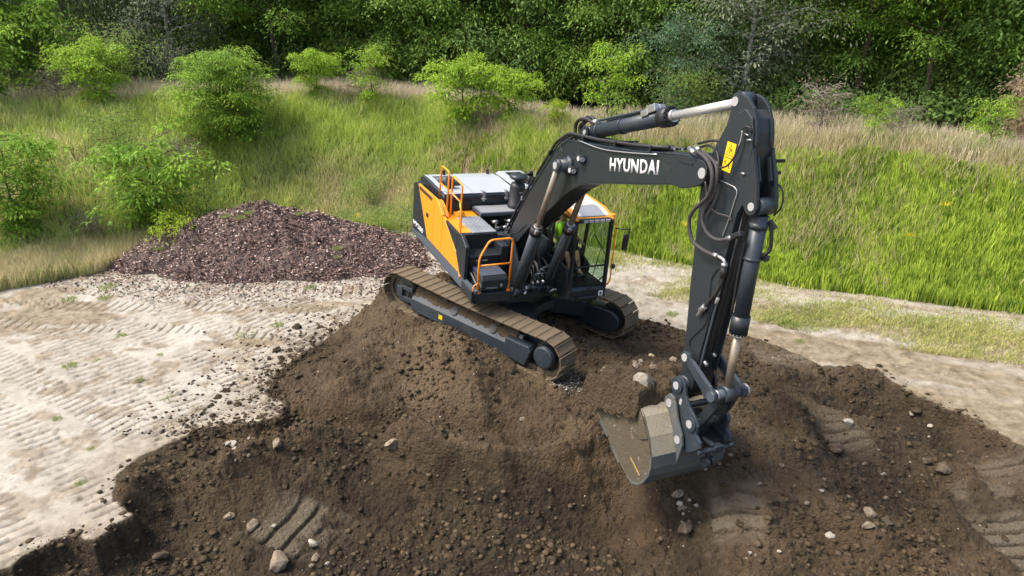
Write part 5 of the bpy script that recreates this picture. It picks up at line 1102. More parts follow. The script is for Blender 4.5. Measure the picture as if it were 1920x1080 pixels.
# undergrowth closing the foot of the wood, and the wood beyond
rg = np.random.default_rng(55)
def leaf_mass(name, n, fx, c0, c1, L, W_):
    P = fx(n); D = rg.normal(0, 1, (n, 3)); N = rg.normal(0, 1, (n, 3)); t = (.5 * rg.random(n) + .5 * (.5 + .5 * fbm(P[:, 0] * .8, P[:, 2] * 1.4, 3, 3)))[:, None]
    V, F, c = fronds(P, D, N, L * rg.uniform(.6, 1.3, n), W_ * rg.uniform(.6, 1.3, n), np.array(c0) * (1 - t) + np.array(c1) * t); return tri_mesh(name, V, F, c, LEAF)
def f1(n):
    x = rg.uniform(-36, 36, n); yb = np.interp(x, [-36, -8, 3, 9, 14, 20, 36], [34, 36, 34, 28.5, 26, 23.5, 16]); y = yb + rg.uniform(-.6, 4.5, n); hh = 1.3 + 1.1 * fbm(x * .5, y * .5, 8, 3) + (y - yb) * .35
    return np.c_[x, y, 3.0 + hh * rg.random(n) ** .8]
tag(leaf_mass('undergrowth', 75000, f1, (.06, .13, .035), (.25, .39, .09), .17, .085), 'dark leafy undergrowth along the foot of the wood', 'undergrowth', kind='stuff')
def f2(n):
    x = rg.uniform(-75, 75, n); y = 53 - np.abs(x) * .12 + rg.uniform(0, 5, n) + 2 * fbm(x * .2, x * 0, 4, 2); return np.c_[x, y, 2.5 + 11 * rg.random(n)]
tag(leaf_mass('distant_woodland', 60000, f2, (.05, .115, .035), (.19, .31, .085), .62, .42), 'dark mass of the wood far behind the trees', 'woodland', kind='stuff')

# single trees and bushes on and before the bank
put(P_round, 'locust_tree', dist_x(428, 26.6, 2.9), 26.6, .84, .5, 'round green locust tree standing alone on the upper bank', 'tree')
put(P_lime3, 'locust_bush', dist_x(-15, 27, 3), 26.8, 1.05, 2, 'bright green bush at the left edge above the pale grass crest', 'bush')
put(P_lime1, 'locust_bush', dist_x(185, 27.6, 3.6), 27.6, .95, 1, 'pale yellow green bush on the crest left of the round tree', 'bush')
put(P_lime3, 'locust_bush', dist_x(300, 22.3, 1.0), 22.1, 1.05, .3, 'large light green bush on the slope behind the bark heap', 'bush')
put(P_lime3, 'locust_bush', dist_x(45, 21.2, 1.2), 20.9, .95, 3.3, 'feathery green sapling on the slope at the left edge', 'bush')
put(P_soft, 'soft_bush', dist_x(235, 24.6, 2), 24.4, .75, 1.3, 'soft green bush high on the slope above the large light bush', 'bush')
put(P_soft, 'soft_bush', dist_x(390, 22.8, 1.2), 22.6, .7, 4, 'feathery bush right of the large light green bush', 'bush')
put(P_small, 'sapling', dist_x(338, 20.9, .6), 20.7, .95, 2, 'yellow green sapling just behind the left side of the bark heap', 'sapling')
put(P_lime1, 'locust_bush', dist_x(597, 29.4, 3.6), 29.4, .72, 4, 'small pale green bush on the crest above the bark heap', 'bush')
put(P_lime2, 'locust_bush', dist_x(700, 29.0, 3.5), 29.0, .80, 2, 'pale green bush with a bare grey side on the crest', 'bush')
put(P_lime1, 'locust_bush', dist_x(868, 27.2, 3.3), 27.2, 1.02, 0, 'tall lime green bush on the crest left of the boom', 'bush')
put(P_lime1, 'locust_bush', dist_x(955, 26.8, 3.3), 26.8, .80, 2.6, 'shorter lime green bush joined to the tall one', 'bush')
put(P_spike, 'locust_sapling', dist_x(1135, 26.6, 3.2), 26.4, .82, 1.0, 'forked lime green sapling above the boom', 'sapling')
put(P_small, 'sapling', dist_x(1045, 25.9, 3.2), 25.7, .62, 1.0, 'low yellow green sapling left of the forked sapling', 'sapling')
put(P_lime2, 'sapling', dist_x(1635, 22.6, 3.3), 22.6, .48, 3.0, 'thin yellow green sapling on the crest among dry bushes', 'sapling')
put(P_lime2, 'sapling', dist_x(1850, 21.4, 3.2), 21.3, .60, 1.0, 'light green sapling beside the tan dead tree', 'sapling')
put(P_tan, 'dead_tree', dist_x(1925, 22.5, 3.2), 22.4, .85, 1.0, 'tan dried up tree at the right edge', 'tree')
for px, y, s, lb in ((1535, 23.6, 1.25, 'wide dry brown bush on the crest right of the arm'), (1680, 22.8, .8, 'small dry grey bush right of the thin sapling'), (680, 29.4, .9, 'leafless grey bush on the crest beside a pale green bush'), (118, 27.4, 1.0, 'leafless purple grey bush on the crest at the left'), (160, 21.2, .7, 'dry twiggy bush low on the left slope'), (330, 25.0, .8, 'grey leafless bush in the shade of the round tree')):
    put(P_dry, 'dry_bush', dist_x(px, y, 3.2 if y > 22.5 else 1.5), y, s, px * .1, lb, 'bush', 'dry bushes')
put(P_soft, 'soft_bush', dist_x(1285, 27.5, 3.3), 27.5, .8, 1, 'dull green bush at the foot of the silver tree', 'bush')
for px, y, s, lb in ((1365, 20.7, .42, 'small weed clump high on the right bank'), (690, 24.6, .42, 'flat yellow green shrub in the middle of the left bank'), (705, 22.9, .38, 'greyish green herb clump left of the engine cover'), (640, 22.4, .40, 'green weed clump on the right shoulder of the bark heap'), (760, 22.2, .48, 'grey green weeds beside the counterweight')):
    put(P_soft, 'weed_clump', dist_x(px, y, 1.5), y, s, px * .3, lb, 'weeds', 'weed clumps')

# ---------------- grass
def blades(x, y, h, w, lean, col, tipcol, seg=2, z=None):
    n = len(x); z = (terrain(x, y) if z is None else z) - .02; az = rg.uniform(0, 2 * math.pi, n); b = np.c_[x, y, z]
    la = rg.uniform(0, 2 * math.pi, n); ld = np.c_[np.cos(la), np.sin(la), np.zeros(n)] * (lean * h)[:, None]; up = np.array([0, 0, 1.]); s = np.c_[np.cos(az), np.sin(az), np.zeros(n)] * (w / 2)[:, None]
    H = h[:, None]; m = b + up * H * .55 + ld * .35; t = b + up * H + ld
    V = np.stack([b - s * .8, b + s * .8, m - s, m + s, t], 1).reshape(-1, 3); i = np.arange(n)[:, None] * 5
    F = np.concatenate([i + [0, 1, 3], i + [0, 3, 2], i + [2, 3, 4]], 1).reshape(-1, 3)
    c = np.stack([col, col, col, col, tipcol], 1).reshape(-1, 3); return V, F, c
def join(name, parts, mat, label, cat):
    V = []; F = []; C = []; o = 0
    for v, f, c in parts: V.append(v); F.append(f + o); C.append(c); o += len(v)
    return tag(tri_mesh(name, np.concatenate(V), np.concatenate(F), np.concatenate(C), mat), label, cat, kind='stuff')
def cl(c0, c1, t): t = np.clip(t, 0, 1)[:, None]; return np.array(c0) * (1 - t) + np.array(c1) * t
def sample(n, x0, x1, f0, f1):
    x = rg.uniform(x0, x1, n); t = rg.uniform(f0, f1, n); b = np.interp(x, BASE[:, 0], BASE[:, 1]); c = np.interp(x, CREST[:, 0], CREST[:, 1]); return x, b + (c - b) * t, t
# upright leafy shoots covering the right bank
def shoots(n, x0, x1, f0, f1, c0, c1, hs, dens_noise=.0):
    x, y, t = sample(n, x0, x1, f0, f1); d = fbm(x * .8, y * .8, 201, 3); k = d > dens_noise; x, y, t, d = x[k], y[k], t[k], d[k]
    m = 8; n = len(x); tone = rg.random(n) ** .8 * .85 + .35 * d; hh = hs * rg.uniform(.6, 1.2, n) * (1 + .4 * fbm(x * 1.3, y * 1.3, 203, 2))
    X = np.repeat(x, m) + rg.normal(0, .045, n * m); Y = np.repeat(y, m) + rg.normal(0, .045, n * m); Hh = np.repeat(hh, m) * rg.uniform(.5, 1.05, n * m)
    col = cl(c0, c1, np.repeat(tone, m) + rg.normal(0, .12, n * m)); return blades(X, Y, Hh, rg.uniform(.022, .044, n * m), rg.uniform(.02, .28, n * m), col, col * 1.15)
C0, C1 = (.085, .165, .02), (.54, .66, .09)
parts = [shoots(24000, 1.0, 20, .0, .84, C0, C1, .40, -1.), shoots(7500, -3.4, 2.6, .12, .85, C0, C1, .40, -.3)]
x, y, t = sample(26000, 1, 20, .0, 1.0); k = fbm(x * .6, y * .6, 210, 3) + .25 * (t > .7) + rg.normal(0, .12, 26000) > .10; x, y = x[k], y[k]; n = len(x); cc = cl((.34, .32, .12), (.62, .52, .33), rg.random(n)); parts.append(blades(x, y, rg.uniform(.35, .7, n), rg.uniform(.012, .022, n), rg.uniform(.1, .6, n), cc, cc))
join('right_bank_plants', parts, BLADE, 'dense upright yellow green shoots covering the right bank', 'plants')
# left bank: mixed grass and dry stalks
parts = []
x, y, t = sample(110000, -24, 2.5, -.03, 1.0); d = fbm(x * .45, y * .45, 220, 4); dn = fbm(x * 1.2, y * 1.2, 225, 3); n = len(x)
path = np.exp(-((x + 3.2 - (y - 21) * .38) / 1.1) ** 2)
dry = np.clip(.16 + .9 * d + 1.3 * path - .35 * (t > .7) + rg.normal(0, .22, n), 0, 1); gcol = cl((.19, .32, .045), (.58, .68, .12), rg.random(n) * .6 + .5 * (dn + .4)); dcol = cl((.42, .35, .18), (.78, .64, .42), rg.random(n))
col = gcol * (1 - dry[:, None]) + dcol * dry[:, None]; k = rg.random(n) > path * .45
parts.append(blades(x[k], y[k], (rg.uniform(.18, .55, n) * (1 + .5 * dn))[k], rg.uniform(.014, .032, n)[k], rg.uniform(.1, .7, n)[k], col[k], (col * .7 + dcol * .3)[k]))
# tall pale grass in the corner below the left bank
x = rg.uniform(-19, -8.8, 42000); b = np.interp(x, BASE[:, 0], BASE[:, 1]); y = b - rg.random(len(x)) ** 1.3 * 2.2 + .6; k = (y > np.interp(x, [-19, -14, -11.5, -9.5], [14, 17.9, 19.6, 21.4]) + .5 * fbm(x, y, 231, 3)); x, y = x[k], y[k]; n = len(x); d = fbm(x * .7, y * .7, 232, 3)
col = cl((.28, .34, .08), (.76, .66, .38), .35 + d + rg.normal(0, .3, n)); parts.append(blades(x, y, rg.uniform(.25, .7, n), rg.uniform(.012, .024, n), rg.uniform(.1, .6, n), col, cl((.3, .26, .14), (.5, .4, .28), rg.random(n))))
join('left_bank_grass', parts, BLADE, 'mixed green and straw coloured grass on the left bank', 'grass')
# pale dry grass along the crest
x, y, t = sample(80000, -30, 22, .78, 2.3); k = rg.random(len(x)) < np.interp(t, [.78, .88, 1.0, 1.5, 2.3], [.15, .7, 1, .8, .4]) * np.where((x < -2) & (t < .93), .35, 1); x, y, t = x[k], y[k], t[k]; n = len(x); d = fbm(x * .6, y * .6, 240, 3)
col = cl((.26, .30, .09), (.66, .56, .40), .62 - .22 * (x > 2) + d * .9 + rg.normal(0, .25, n) + .25 * (x < -2)); tip = cl((.66, .54, .40), (.92, .78, .62), rg.random(n))
join('crest_grass', [blades(x, y, rg.uniform(.25, .62, n), rg.uniform(.012, .022, n), rg.uniform(.1, .55, n), col, tip)], BLADE, 'pale dry seed grass along the top of the bank', 'grass')
# thin grass on the flat strip before the right bank, and scattered tufts on the sand
x = rg.uniform(1.5, 16, 90000); b = np.interp(x, BASE[:, 0], BASE[:, 1]); y = b - rg.uniform(-.2, 3.4, len(x)); d = fbm(x * .5, y * 1.1, 250, 4) + .25 * np.exp(-((b - y - 1.2) / .8) ** 2); k = (d + rg.normal(0, .26, len(x)) > .20) & (sdf(x, y, SOIL) < -.5) & (b - y > .1); x, y = x[k], y[k]; n = len(x)
col = cl((.16, .24, .04), (.52, .50, .18), rg.random(n) * .9 + .4 * fbm(x * .9, y * .9, 251, 2) + .2); parts = [blades(x, y, rg.uniform(.05, .17, n), rg.uniform(.010, .02, n), rg.uniform(.2, .9, n), col, col * 1.1)]
x = rg.uniform(-13, 0, 30000); b = np.interp(x, BASE[:, 0], BASE[:, 1]); y = b - rg.uniform(-.3, 1.6, len(x)); d = fbm(x * .8, y * 1.2, 252, 3); k = (d > .12) & (sdf(x, y, SOIL) < -.3); x, y = x[k], y[k]; n = len(x)
col = cl((.08, .14, .03), (.26, .30, .08), rg.random(n)); parts.append(blades(x, y, rg.uniform(.05, .2, n), rg.uniform(.01, .02, n), rg.uniform(.2, .9, n), col, col))
join('thin_grass', parts, BLADE, 'thin low grass on the sandy strip before the bank', 'grass')
def tuft(n, r, h, c0, c1):
    a = rg.uniform(0, 6.28, n); q = r * np.sqrt(rg.random(n)); col = cl(c0, c1, rg.random(n)); return blades(q * np.cos(a), q * np.sin(a), h * rg.uniform(.4, 1, n), rg.uniform(.012, .022, n), rg.uniform(.2, .9, n), col, col, z=np.zeros(n))
V, F, c = tuft(110, .19, .13, (.16, .22, .05), (.38, .42, .13)); tp = tri_mesh('grass_tuft', V, F, c, BLADE)
tl = [(130, 686, .8), (228, 630, .6), (318, 745, .8), (108, 786, .5), (457, 630, 1.2), (202, 540, 1.3), (128, 562, 1.1), (180, 675, .5), (262, 712, .5), (300, 665, .4), (150, 905, .5), (170, 842, .4), (195, 560, .9), (520, 610, .8), (1478, 610, 1.4), (1445, 600, .9), (1260, 590, .8), (580, 540, .9), (1500, 640, .6)]
for i, (px, py, s) in enumerate(tl):
    a = math.radians(22.5) + math.atan((py - 540) / FPX); y = CAM_H / math.tan(a); x = dist_x(px, y, 0)
    o = tp if i == 0 else tp.copy()
    if i: COL.objects.link(o)
    o.name = 'grass_tuft'; o.location = (x, y, gz(x, y)); o.scale = (s, s, s); o.rotation_euler = (0, 0, i); tag(o, 'small green grass tuft growing alone on the bare ground', 'grass tuft', 'lone grass tufts on the sand')
# yellow flowers in the weeds
V, F, c = tuft(26, .10, .5, (.10, .2, .03), (.2, .32, .04)); fp = rg.normal(0, .07, (60, 3)) * [1, 1, .5] + [0, 0, .48]
v2, f2_, c2 = fronds(fp, rg.normal(0, 1, (60, 3)), rg.normal(0, 1, (60, 3)) + [0, 0, 2], np.full(60, .035), np.full(60, .03), np.tile([[.72, .60, .04]], (60, 1)))
fl = tri_mesh('yellow_flower', np.r_[V, v2], np.r_[F, f2_ + len(V)], np.r_[c, c2], BLADE)
for i, (px, y, lb) in enumerate(((1700, 18.6, 'yellow flowering weed low on the right bank near the strip'), (1755, 19.0, 'lone yellow flower on the right bank, up from the strip'), (668, 23.6, 'yellow flowers left of the engine cover on the slope'), (1283, 20.9, 'yellow flowering weed behind the arm hose'))):
    x = dist_x(px, y, .8); o = fl if i == 0 else fl.copy()
    if i: COL.objects.link(o)
    o.name = 'yellow_flower'; o.location = (x, y, gz(x, y)); o.rotation_euler = (0, 0, i); tag(o, lb, 'flower', 'yellow flowering weeds')

# ---------------- heap of bark and compost
def heap():
    cx, cy, rx, ry = -7.35, 20.75, 5.2, 2.3
    A, Q = np.meshgrid(np.linspace(0, 2 * math.pi, 420), np.linspace(0, 1.05, 170)); 
    wx = 1 + .16 * fbm(np.cos(A) * 2.2, np.sin(A) * 2.2, 301, 4) + .05 * fbm(np.cos(A) * 9, np.sin(A) * 9, 306, 3)
    X = cx + rx * Q * np.cos(A) * wx; Y = cy + ry * Q * np.sin(A) * wx
    h = 1.58 * np.clip(1 - Q ** 1.2, 0, 1) * (1 - .10 * np.cos(A)) + .30 * fbm(X * 1.3, Y * 1.3, 302, 5, .6) * (1 - Q * .6) + .5 * clods(X, Y, .3, 303, .4) * (1 - Q * .4) + .4 * clods(X, Y, .12, 305, .6) + .03 * fbm(X * 7, Y * 7, 304, 3)
    Z = h + terrain(X, Y, False) * sst(20, 23, Y) * .35 - .06 * (Q > 1)
    m = bpy.data.materials.new('bark_mulch'); m.use_nodes = True; nt = m.node_tree; b = nt.nodes['Principled BSDF']; tc = node(nt, 'ShaderNodeTexCoord').outputs['Object']
    c = mixc(nt, ramp(nt, noise(nt, tc, 9, 6, .75), [(.38, (0, 0, 0)), (.62, (1, 1, 1))]), (.026, .017, .014), (.145, .098, .080)); c = mixc(nt, ramp(nt, noise(nt, tc, 1.3, 4), [(.5, (0, 0, 0)), (.68, (.7, .7, .7))]), c, (.17, .135, .10))
    nt.links.new(c, b.inputs['Base Color']); b.inputs['Roughness'].default_value = .95
    o = grid_mesh('bark_heap', X, Y, Z, None, m); tag(o, 'long heap of purplish brown bark mulch at the foot of the bank', 'heap')
    n = 42000; a = rg.uniform(0, 6.283, n); q = np.sqrt(rg.random(n)) * 1.0; q = np.where(rg.random(n) < .34, .93 + rg.random(n) ** 1.5 * .55, q)
    ix = np.clip((q / 1.05 * 169).astype(int), 0, 169); ia = (a / 6.2832 * 419).astype(int); x = X[ix, ia] * 1.; y = Y[ix, ia] * 1.; z = Z[ix, ia] * 1.
    out = q > 1; x[out] = cx + rx * (q * np.cos(a))[out]; y[out] = cy + ry * ((q + (q - 1) * .35) * np.sin(a))[out]; z[out] = terrain(x[out], y[out]); kp = ~(out & (y > cy)); x += rg.normal(0, .02, n); y += rg.normal(0, .02, n)
    P = np.c_[x, y, z + .015][kp]; n = len(P); col = cl((.045, .027, .024), (.46, .325, .275), rg.random(n) ** 2)
    g = rg.random(n) < .05; col[g] = (.55, .48, .42); N = rg.normal(0, .6, (n, 3)) + [0, 0, 1]
    V, F, c = fronds(P, rg.normal(0, 1, (n, 3)) * [1, 1, .4], N, rg.uniform(.04, .13, n), rg.uniform(.02, .06, n), col, 0.)
    tag(tri_mesh('bark_chips', V, F, c, CHIP), 'loose purple brown bark chips over and around the heap', 'bark chips', kind='stuff')
    for i, (sx, sy) in enumerate(((-9.6, 19.35), (-9.2, 19.3), (-9.4, 19.25), (-8.6, 19.9), (-5.4, 19.6), (-5.0, 19.8), (-6.3, 20.1), (-10.6, 19.9))):
        z0 = gz(sx, sy) + .12 + (.35 if sy > 19.5 else .0); an = rg.uniform(-.6, .6) + (1.2 if i in (1, 5) else 0); l = rg.uniform(.35, .8); p = [(sx + math.cos(an) * l * t + rg.normal(0, .03), sy + math.sin(an) * l * t * .5, z0 + rg.normal(0, .03) + .1 * math.sin(t * 3) + math.sin(an) * l * t * .25) for t in (0, .33, .66, 1)]
        mm = MB(); mm.tube(p, rg.uniform(.010, .02), 6); tag(mm.build('root_stick', BARKP if i % 2 else BARKG), 'short pale root lying on the front of the bark heap', 'stick', 'pale roots on the bark heap')
    for i in range(9):
        sx, sy = cx + rg.uniform(-3.5, 4.2), cy - rg.uniform(.0, 1.6); q_ = math.hypot((sx - cx) / rx, (sy - cy) / ry)
        o = tp.copy(); COL.objects.link(o); o.name = 'heap_weed'; o.location = (sx, sy, 1.62 * max(0, 1 - q_ ** 1.35) + .02); s = rg.uniform(.4, .9); o.scale = (s, s, s); tag(o, 'little green weed sprouting from the bark heap', 'weed', 'weeds on the bark heap')
heap()
mm = MB(); x0 = dist_x(1472, 18.4, .1); x1 = dist_x(1500, 19.0, .4); mm.tube([(x0, 18.2, .06), ((x0 + x1) / 2, 18.7, .26), (x1, 19.1, .42)], .012, 6); tag(mm.build('fallen_branch', BARKP), 'thin pale bare branch at the foot of the right bank', 'branch')
# ------------------------------------------------------------------ stones, clods, load in the bucket, driver
def hit(px, py):
    """where the line of sight through a pixel meets the ground"""
    a = math.radians(-22.5); cx, cy = (px - 960) / FPX, (540 - py) / FPX
    d = np.array([cx, math.cos(a) - cy * math.sin(a), math.sin(a) + cy * math.cos(a)]); t = np.arange(6, 60, .04); X = d[0] * t; Y = d[1] * t; Zr = CAM_H + d[2] * t
    g = terrain(X, Y); k = np.argmax(Zr < g); return X[k], Y[k], g[k], t[k]
def chunk(name, mat, seed, sub=2, sq=(1, .8, .62), rough=.35, angular=True):
    bm = bmesh.new(); bmesh.ops.create_icosphere(bm, subdivisions=sub, radius=.5); rg_ = np.random.default_rng(seed)
    if angular:
        pl = nrm(rg_.normal(0, 1, (12, 3))); dd = rg_.uniform(.24, .42, 12)
        for v in bm.verts:
            c = np.array(v.co)
            for p, d in zip(pl, dd):
                e = c @ p - d
                if e > 0: c = c - p * e
            v.co = c
    for v in bm.verts: v.co = Vector([c * s for c, s in zip(v.co, sq)]) * (1 + rg_.normal(0, rough * .2))
    me = bpy.data.meshes.new(name); bm.to_mesh(me); bm.free(); me.materials.append(mat)
    o = bpy.data.objects.new(name, me); COL.objects.link(o); return o
def stone_mat(name, c0, c1, c2):
    m = bpy.data.materials.new(name); m.use_nodes = True; nt = m.node_tree; b = nt.nodes['Principled BSDF']; tc = node(nt, 'ShaderNodeTexCoord').outputs['Object']
    f = noise(nt, tc, 5, 7, .7); c = mixc(nt, ramp(nt, f, [(.38, (0, 0, 0)), (.62, (1, 1, 1))]), c0, c1); c = mixc(nt, ramp(nt, noise(nt, tc, 2.2, 5, .6), [(.5, (0, 0, 0)), (.62, (.85, .85, .85))]), c, c2)
    nt.links.new(c, b.inputs['Base Color']); b.inputs['Roughness'].default_value = .92; b.inputs['Specular IOR Level'].default_value = .2
    bm = node(nt, 'ShaderNodeBump'); bm.inputs['Strength'].default_value = .8; bm.inputs['Distance'].default_value = .05; nt.links.new(noise(nt, tc, 14, 6, .75), bm.inputs['Height']); nt.links.new(bm.outputs[0], b.inputs['Normal']); return m
S_PALE = stone_mat('pale_stone', (.42, .37, .29), (.60, .55, .47), (.22, .16, .10)); S_TAN = stone_mat('tan_stone', (.24, .19, .13), (.38, .31, .23), (.12, .085, .055)); S_BRN = stone_mat('soil_covered_stone', (.085, .062, .042), (.20, .155, .11), (.07, .05, .032))
S_CLOD = stone_mat('clod_of_soil', (.030, .0225, .0135), (.088, .064, .038), (.12, .083, .046)); S_GRY = stone_mat('grey_gravel', (.10, .11, .11), (.26, .27, .27), (.10, .08, .06)); S_CONC = stone_mat('concrete', (.20, .175, .135), (.34, .31, .25), (.17, .135, .09))
def protos(mat, seed, n, nm, **k): return [chunk(nm, mat, seed + i, **k) for i in range(n)]
PP = {'p': protos(S_PALE, 10, 3, 'stone'), 't': protos(S_TAN, 20, 3, 'stone'), 'b': protos(S_BRN, 30, 3, 'stone')}
USED = set()
def place(pr, x, y, z, size, nm, label, cat, group=None, rot=None):
    o = pr if pr.name not in USED and id(pr) not in USED else pr.copy()
    if o is pr: USED.add(id(pr))
    else: COL.objects.link(o)
    o.name = nm; o.location = (x, y, z + size * .12); o.scale = (size,) * 3; o.rotation_euler = rot or (rnd.uniform(-.5, .5), rnd.uniform(-.5, .5), rnd.uniform(0, 6))
    for k in ('label', 'category', 'group'):
        if k in o: del o[k]
    return tag(o, label, cat, group)
big = [(735, 842, 36, 't', 'upright tan stone on the ridge of soil left of centre'), (475, 988, 32, 't', 'rounded pale stone in the pit left of the shiny scrape marks'), (587, 1024, 26, 'p', 'pale stone standing above two others at the bottom of the pit'), (592, 1050, 24, 't', 'pale stone between two others low in the pit'), (524, 1062, 62, 't', 'large pale rock cut by the bottom edge of the photo'),
 (436, 836, 20, 'p', 'small white stone on the dug bench near the pale sand'), (521, 838, 32, 't', 'half buried tan stone on the rim of the pit'), (1284, 997, 46, 'b', 'large brown soil covered stone below the bucket'), (1271, 931, 28, 't', 'grey stone directly under the right end of the bucket'), (1191, 690, 24, 't', 'tan stone on the soil behind the bucket load'),
 (1590, 797, 27, 'p', 'white angular stone right of the bucket beside cleat prints'), (1566, 846, 42, 'b', 'flat brown stone below the white angular stone'), (1708, 779, 15, 'p', 'small pale stone under the dug edge at the right'), (1770, 882, 34, 'b', 'dark stone beside the pale patch at the right'), (1735, 868, 28, 'b', 'dark lump left of another near the pale patch'),
 (1556, 1008, 20, 'p', 'white stone low at the right, the whitest of its cluster'), (1632, 968, 32, 't', 'topmost of three tan stones at the lower right'), (1628, 990, 28, 't', 'lowest of three tan stones at the lower right'), (1662, 985, 30, 'b', 'brownish stone right of three tan stones'), (300, 1047, 30, 'b', 'brown stone low on the left pit wall'), (431, 971, 24, 't', 'tan stone left of the rounded pale stone in the pit'),
 (1540, 925, 13, 'p', 'tiny white stone above the whitest stone of the lower right'), (980, 787, 15, 't', 'small pale stone on the mound left of the bucket')]
for i, (px, py, d, k, lb) in enumerate(big):
    x, y, z, t = hit(px, py); place(PP[k][i % 3], x, y, z, d / FPX * t * 1.05, 'stone', lb, 'stone', None, (rnd.uniform(-.3, .3), 1.2 if i == 0 else rnd.uniform(-.3, .3), rnd.uniform(0, 6)))
r6 = random.Random(66)
for i in range(64):
    c = r6.choice([(1275, 945, 45, 30), (1290, 960, 30, 25), (1500, 930, 120, 60), (1600, 960, 120, 70), (480, 1010, 90, 45), (430, 845, 60, 22), (1330, 870, 40, 20), (1650, 860, 120, 60), (1480, 1020, 100, 40), (620, 1040, 60, 30), (1230, 690, 50, 15)])
    px, py = c[0] + r6.uniform(-1, 1) * c[2], c[1] + r6.uniform(-1, 1) * c[3]
    if py > 1079: continue
    x, y, z, t = hit(px, py); place(PP[r6.choice('ptttb')][i % 3], x, y, z, r6.uniform(7, 16) / FPX * t, 'stone', 'small pale stone scattered among the dug soil', 'stone', 'small stones in the dug soil')
CL = protos(S_CLOD, 50, 6, 'soil_clod', sub=2, sq=(1, .85, .7), rough=.5)
n = 0
while n < 250:
    c = r6.choice([(520, 700, 90, 60), (560, 640, 90, 40), (450, 760, 70, 40), (1500, 900, 220, 130), (1650, 900, 220, 120), (1420, 1010, 160, 60), (400, 960, 140, 90), (850, 720, 200, 80), (900, 900, 300, 90), (1230, 700, 90, 40), (1700, 950, 180, 110), (620, 850, 160, 60), (1350, 700, 90, 60), (1750, 1020, 150, 60)])
    px, py = c[0] + r6.uniform(-1, 1) * c[2], c[1] + r6.uniform(-1, 1) * c[3]
    if py > 1085 or px > 1930 or px < 0: continue
    x, y, z, t = hit(px, py)
    if 1.0 < x < 2.9 and 8.8 < y < 10.6: continue
    u = MW.inverted() @ Vector((x, y, z)); u = Matrix.Rotation(-SWING, 4, 'Z') @ u
    if abs(u.x) < 2.8 and abs(u.y) < 1.75: continue
    s = r6.choice((.05, .06, .07, .08, .1, .13, .17, .21)) * (1.25 if y > 12 else .9); place(CL[n % 6], x, y, z - .02, s, 'soil_clod', 'lump of dark soil lying on the dug ground', 'clod', 'clods on the dug soil'); n += 1
# crumbs nobody could count
def crumbs(name, n, x0, x1, y0, y1, smin, smax, c0, c1, keep, label):
    x = rg.uniform(x0, x1, n); y = rg.uniform(y0, y1, n); k = keep(x, y); x, y = x[k], y[k]; n = len(x); z = terrain(x, y); s = smin + (smax - smin) * rg.random(n) ** 4
    O = np.array([(1, 0, 0), (-1, 0, 0), (0, 1, 0), (0, -1, 0), (0, 0, 1), (0, 0, -1), (.7, .7, .5), (-.7, .6, .5), (-.6, -.7, .5), (.7, -.6, .5)]); T = np.array([(0, 6, 9), (6, 4, 9), (6, 2, 7), (6, 7, 4), (7, 1, 8), (7, 8, 4), (8, 3, 9), (8, 9, 4), (0, 2, 6), (2, 1, 7), (1, 3, 8), (3, 0, 9), (0, 5, 2), (2, 5, 1), (1, 5, 3), (3, 5, 0)])
    V = O[None] * rg.uniform(.45, .95, (n, 10, 1)) * s[:, None, None] * [1, 1, .75]; a = rg.uniform(0, 6.28, n); ca, sa = np.cos(a)[:, None], np.sin(a)[:, None]
    V = np.stack([V[..., 0] * ca - V[..., 1] * sa, V[..., 0] * sa + V[..., 1] * ca, V[..., 2]], -1) + np.stack([x, y, z], -1)[:, None]
    F = (np.arange(n)[:, None, None] * 10 + T[None]).reshape(-1, 3); col = np.repeat(cl(c0, c1, rg.random(n)), 10, 0); tag(tri_mesh(name, V.reshape(-1, 3), F, col, CHIP), label, name.replace('_', ' '), kind='stuff')
crumbs('soil_crumbs', 46000, -7.5, 10, 7.3, 17.5,   .012, .095, (.026, .0195, .012), (.10, .073, .044), lambda x, y: (sdf(x, y, SOIL) > -.35 * rg.random(len(x))) & (fbm(x * .6, y * .6, 401, 3) + rg.normal(0, .18, len(x)) > .04) & (prints(x, y, PS)[1] < .2), 'small crumbs of brown soil over the dug ground')
crumbs('spilled_soil', 15000, -7.5, -3, 11, 17, .012, .06, (.03, .022, .014), (.085, .062, .04), lambda x, y: (lambda s: (s < .1) & (rg.random(len(x)) < np.exp(s * 1.6)))(sdf(x, y, SOIL)), 'brown soil spilled onto the pale sand at the foot of the mound')
crumbs('gravel', 800, .7, 2.3, 12.0, 13.6, .015, .05, (.13, .135, .13), (.30, .30, .28), lambda x, y: np.hypot((x - 1.45) / .75, (y - 12.75) / .62) < 1, 'grey gravel in the hollow before the near track')
crumbs('pebbles', 2500, -15, 12, 8, 19.5, .008, .03, (.20, .165, .12), (.52, .47, .40), lambda x, y: (sdf(x, y, SOIL) < .1) | (rg.random(len(x)) < .4), 'small pebbles strewn on the sand')
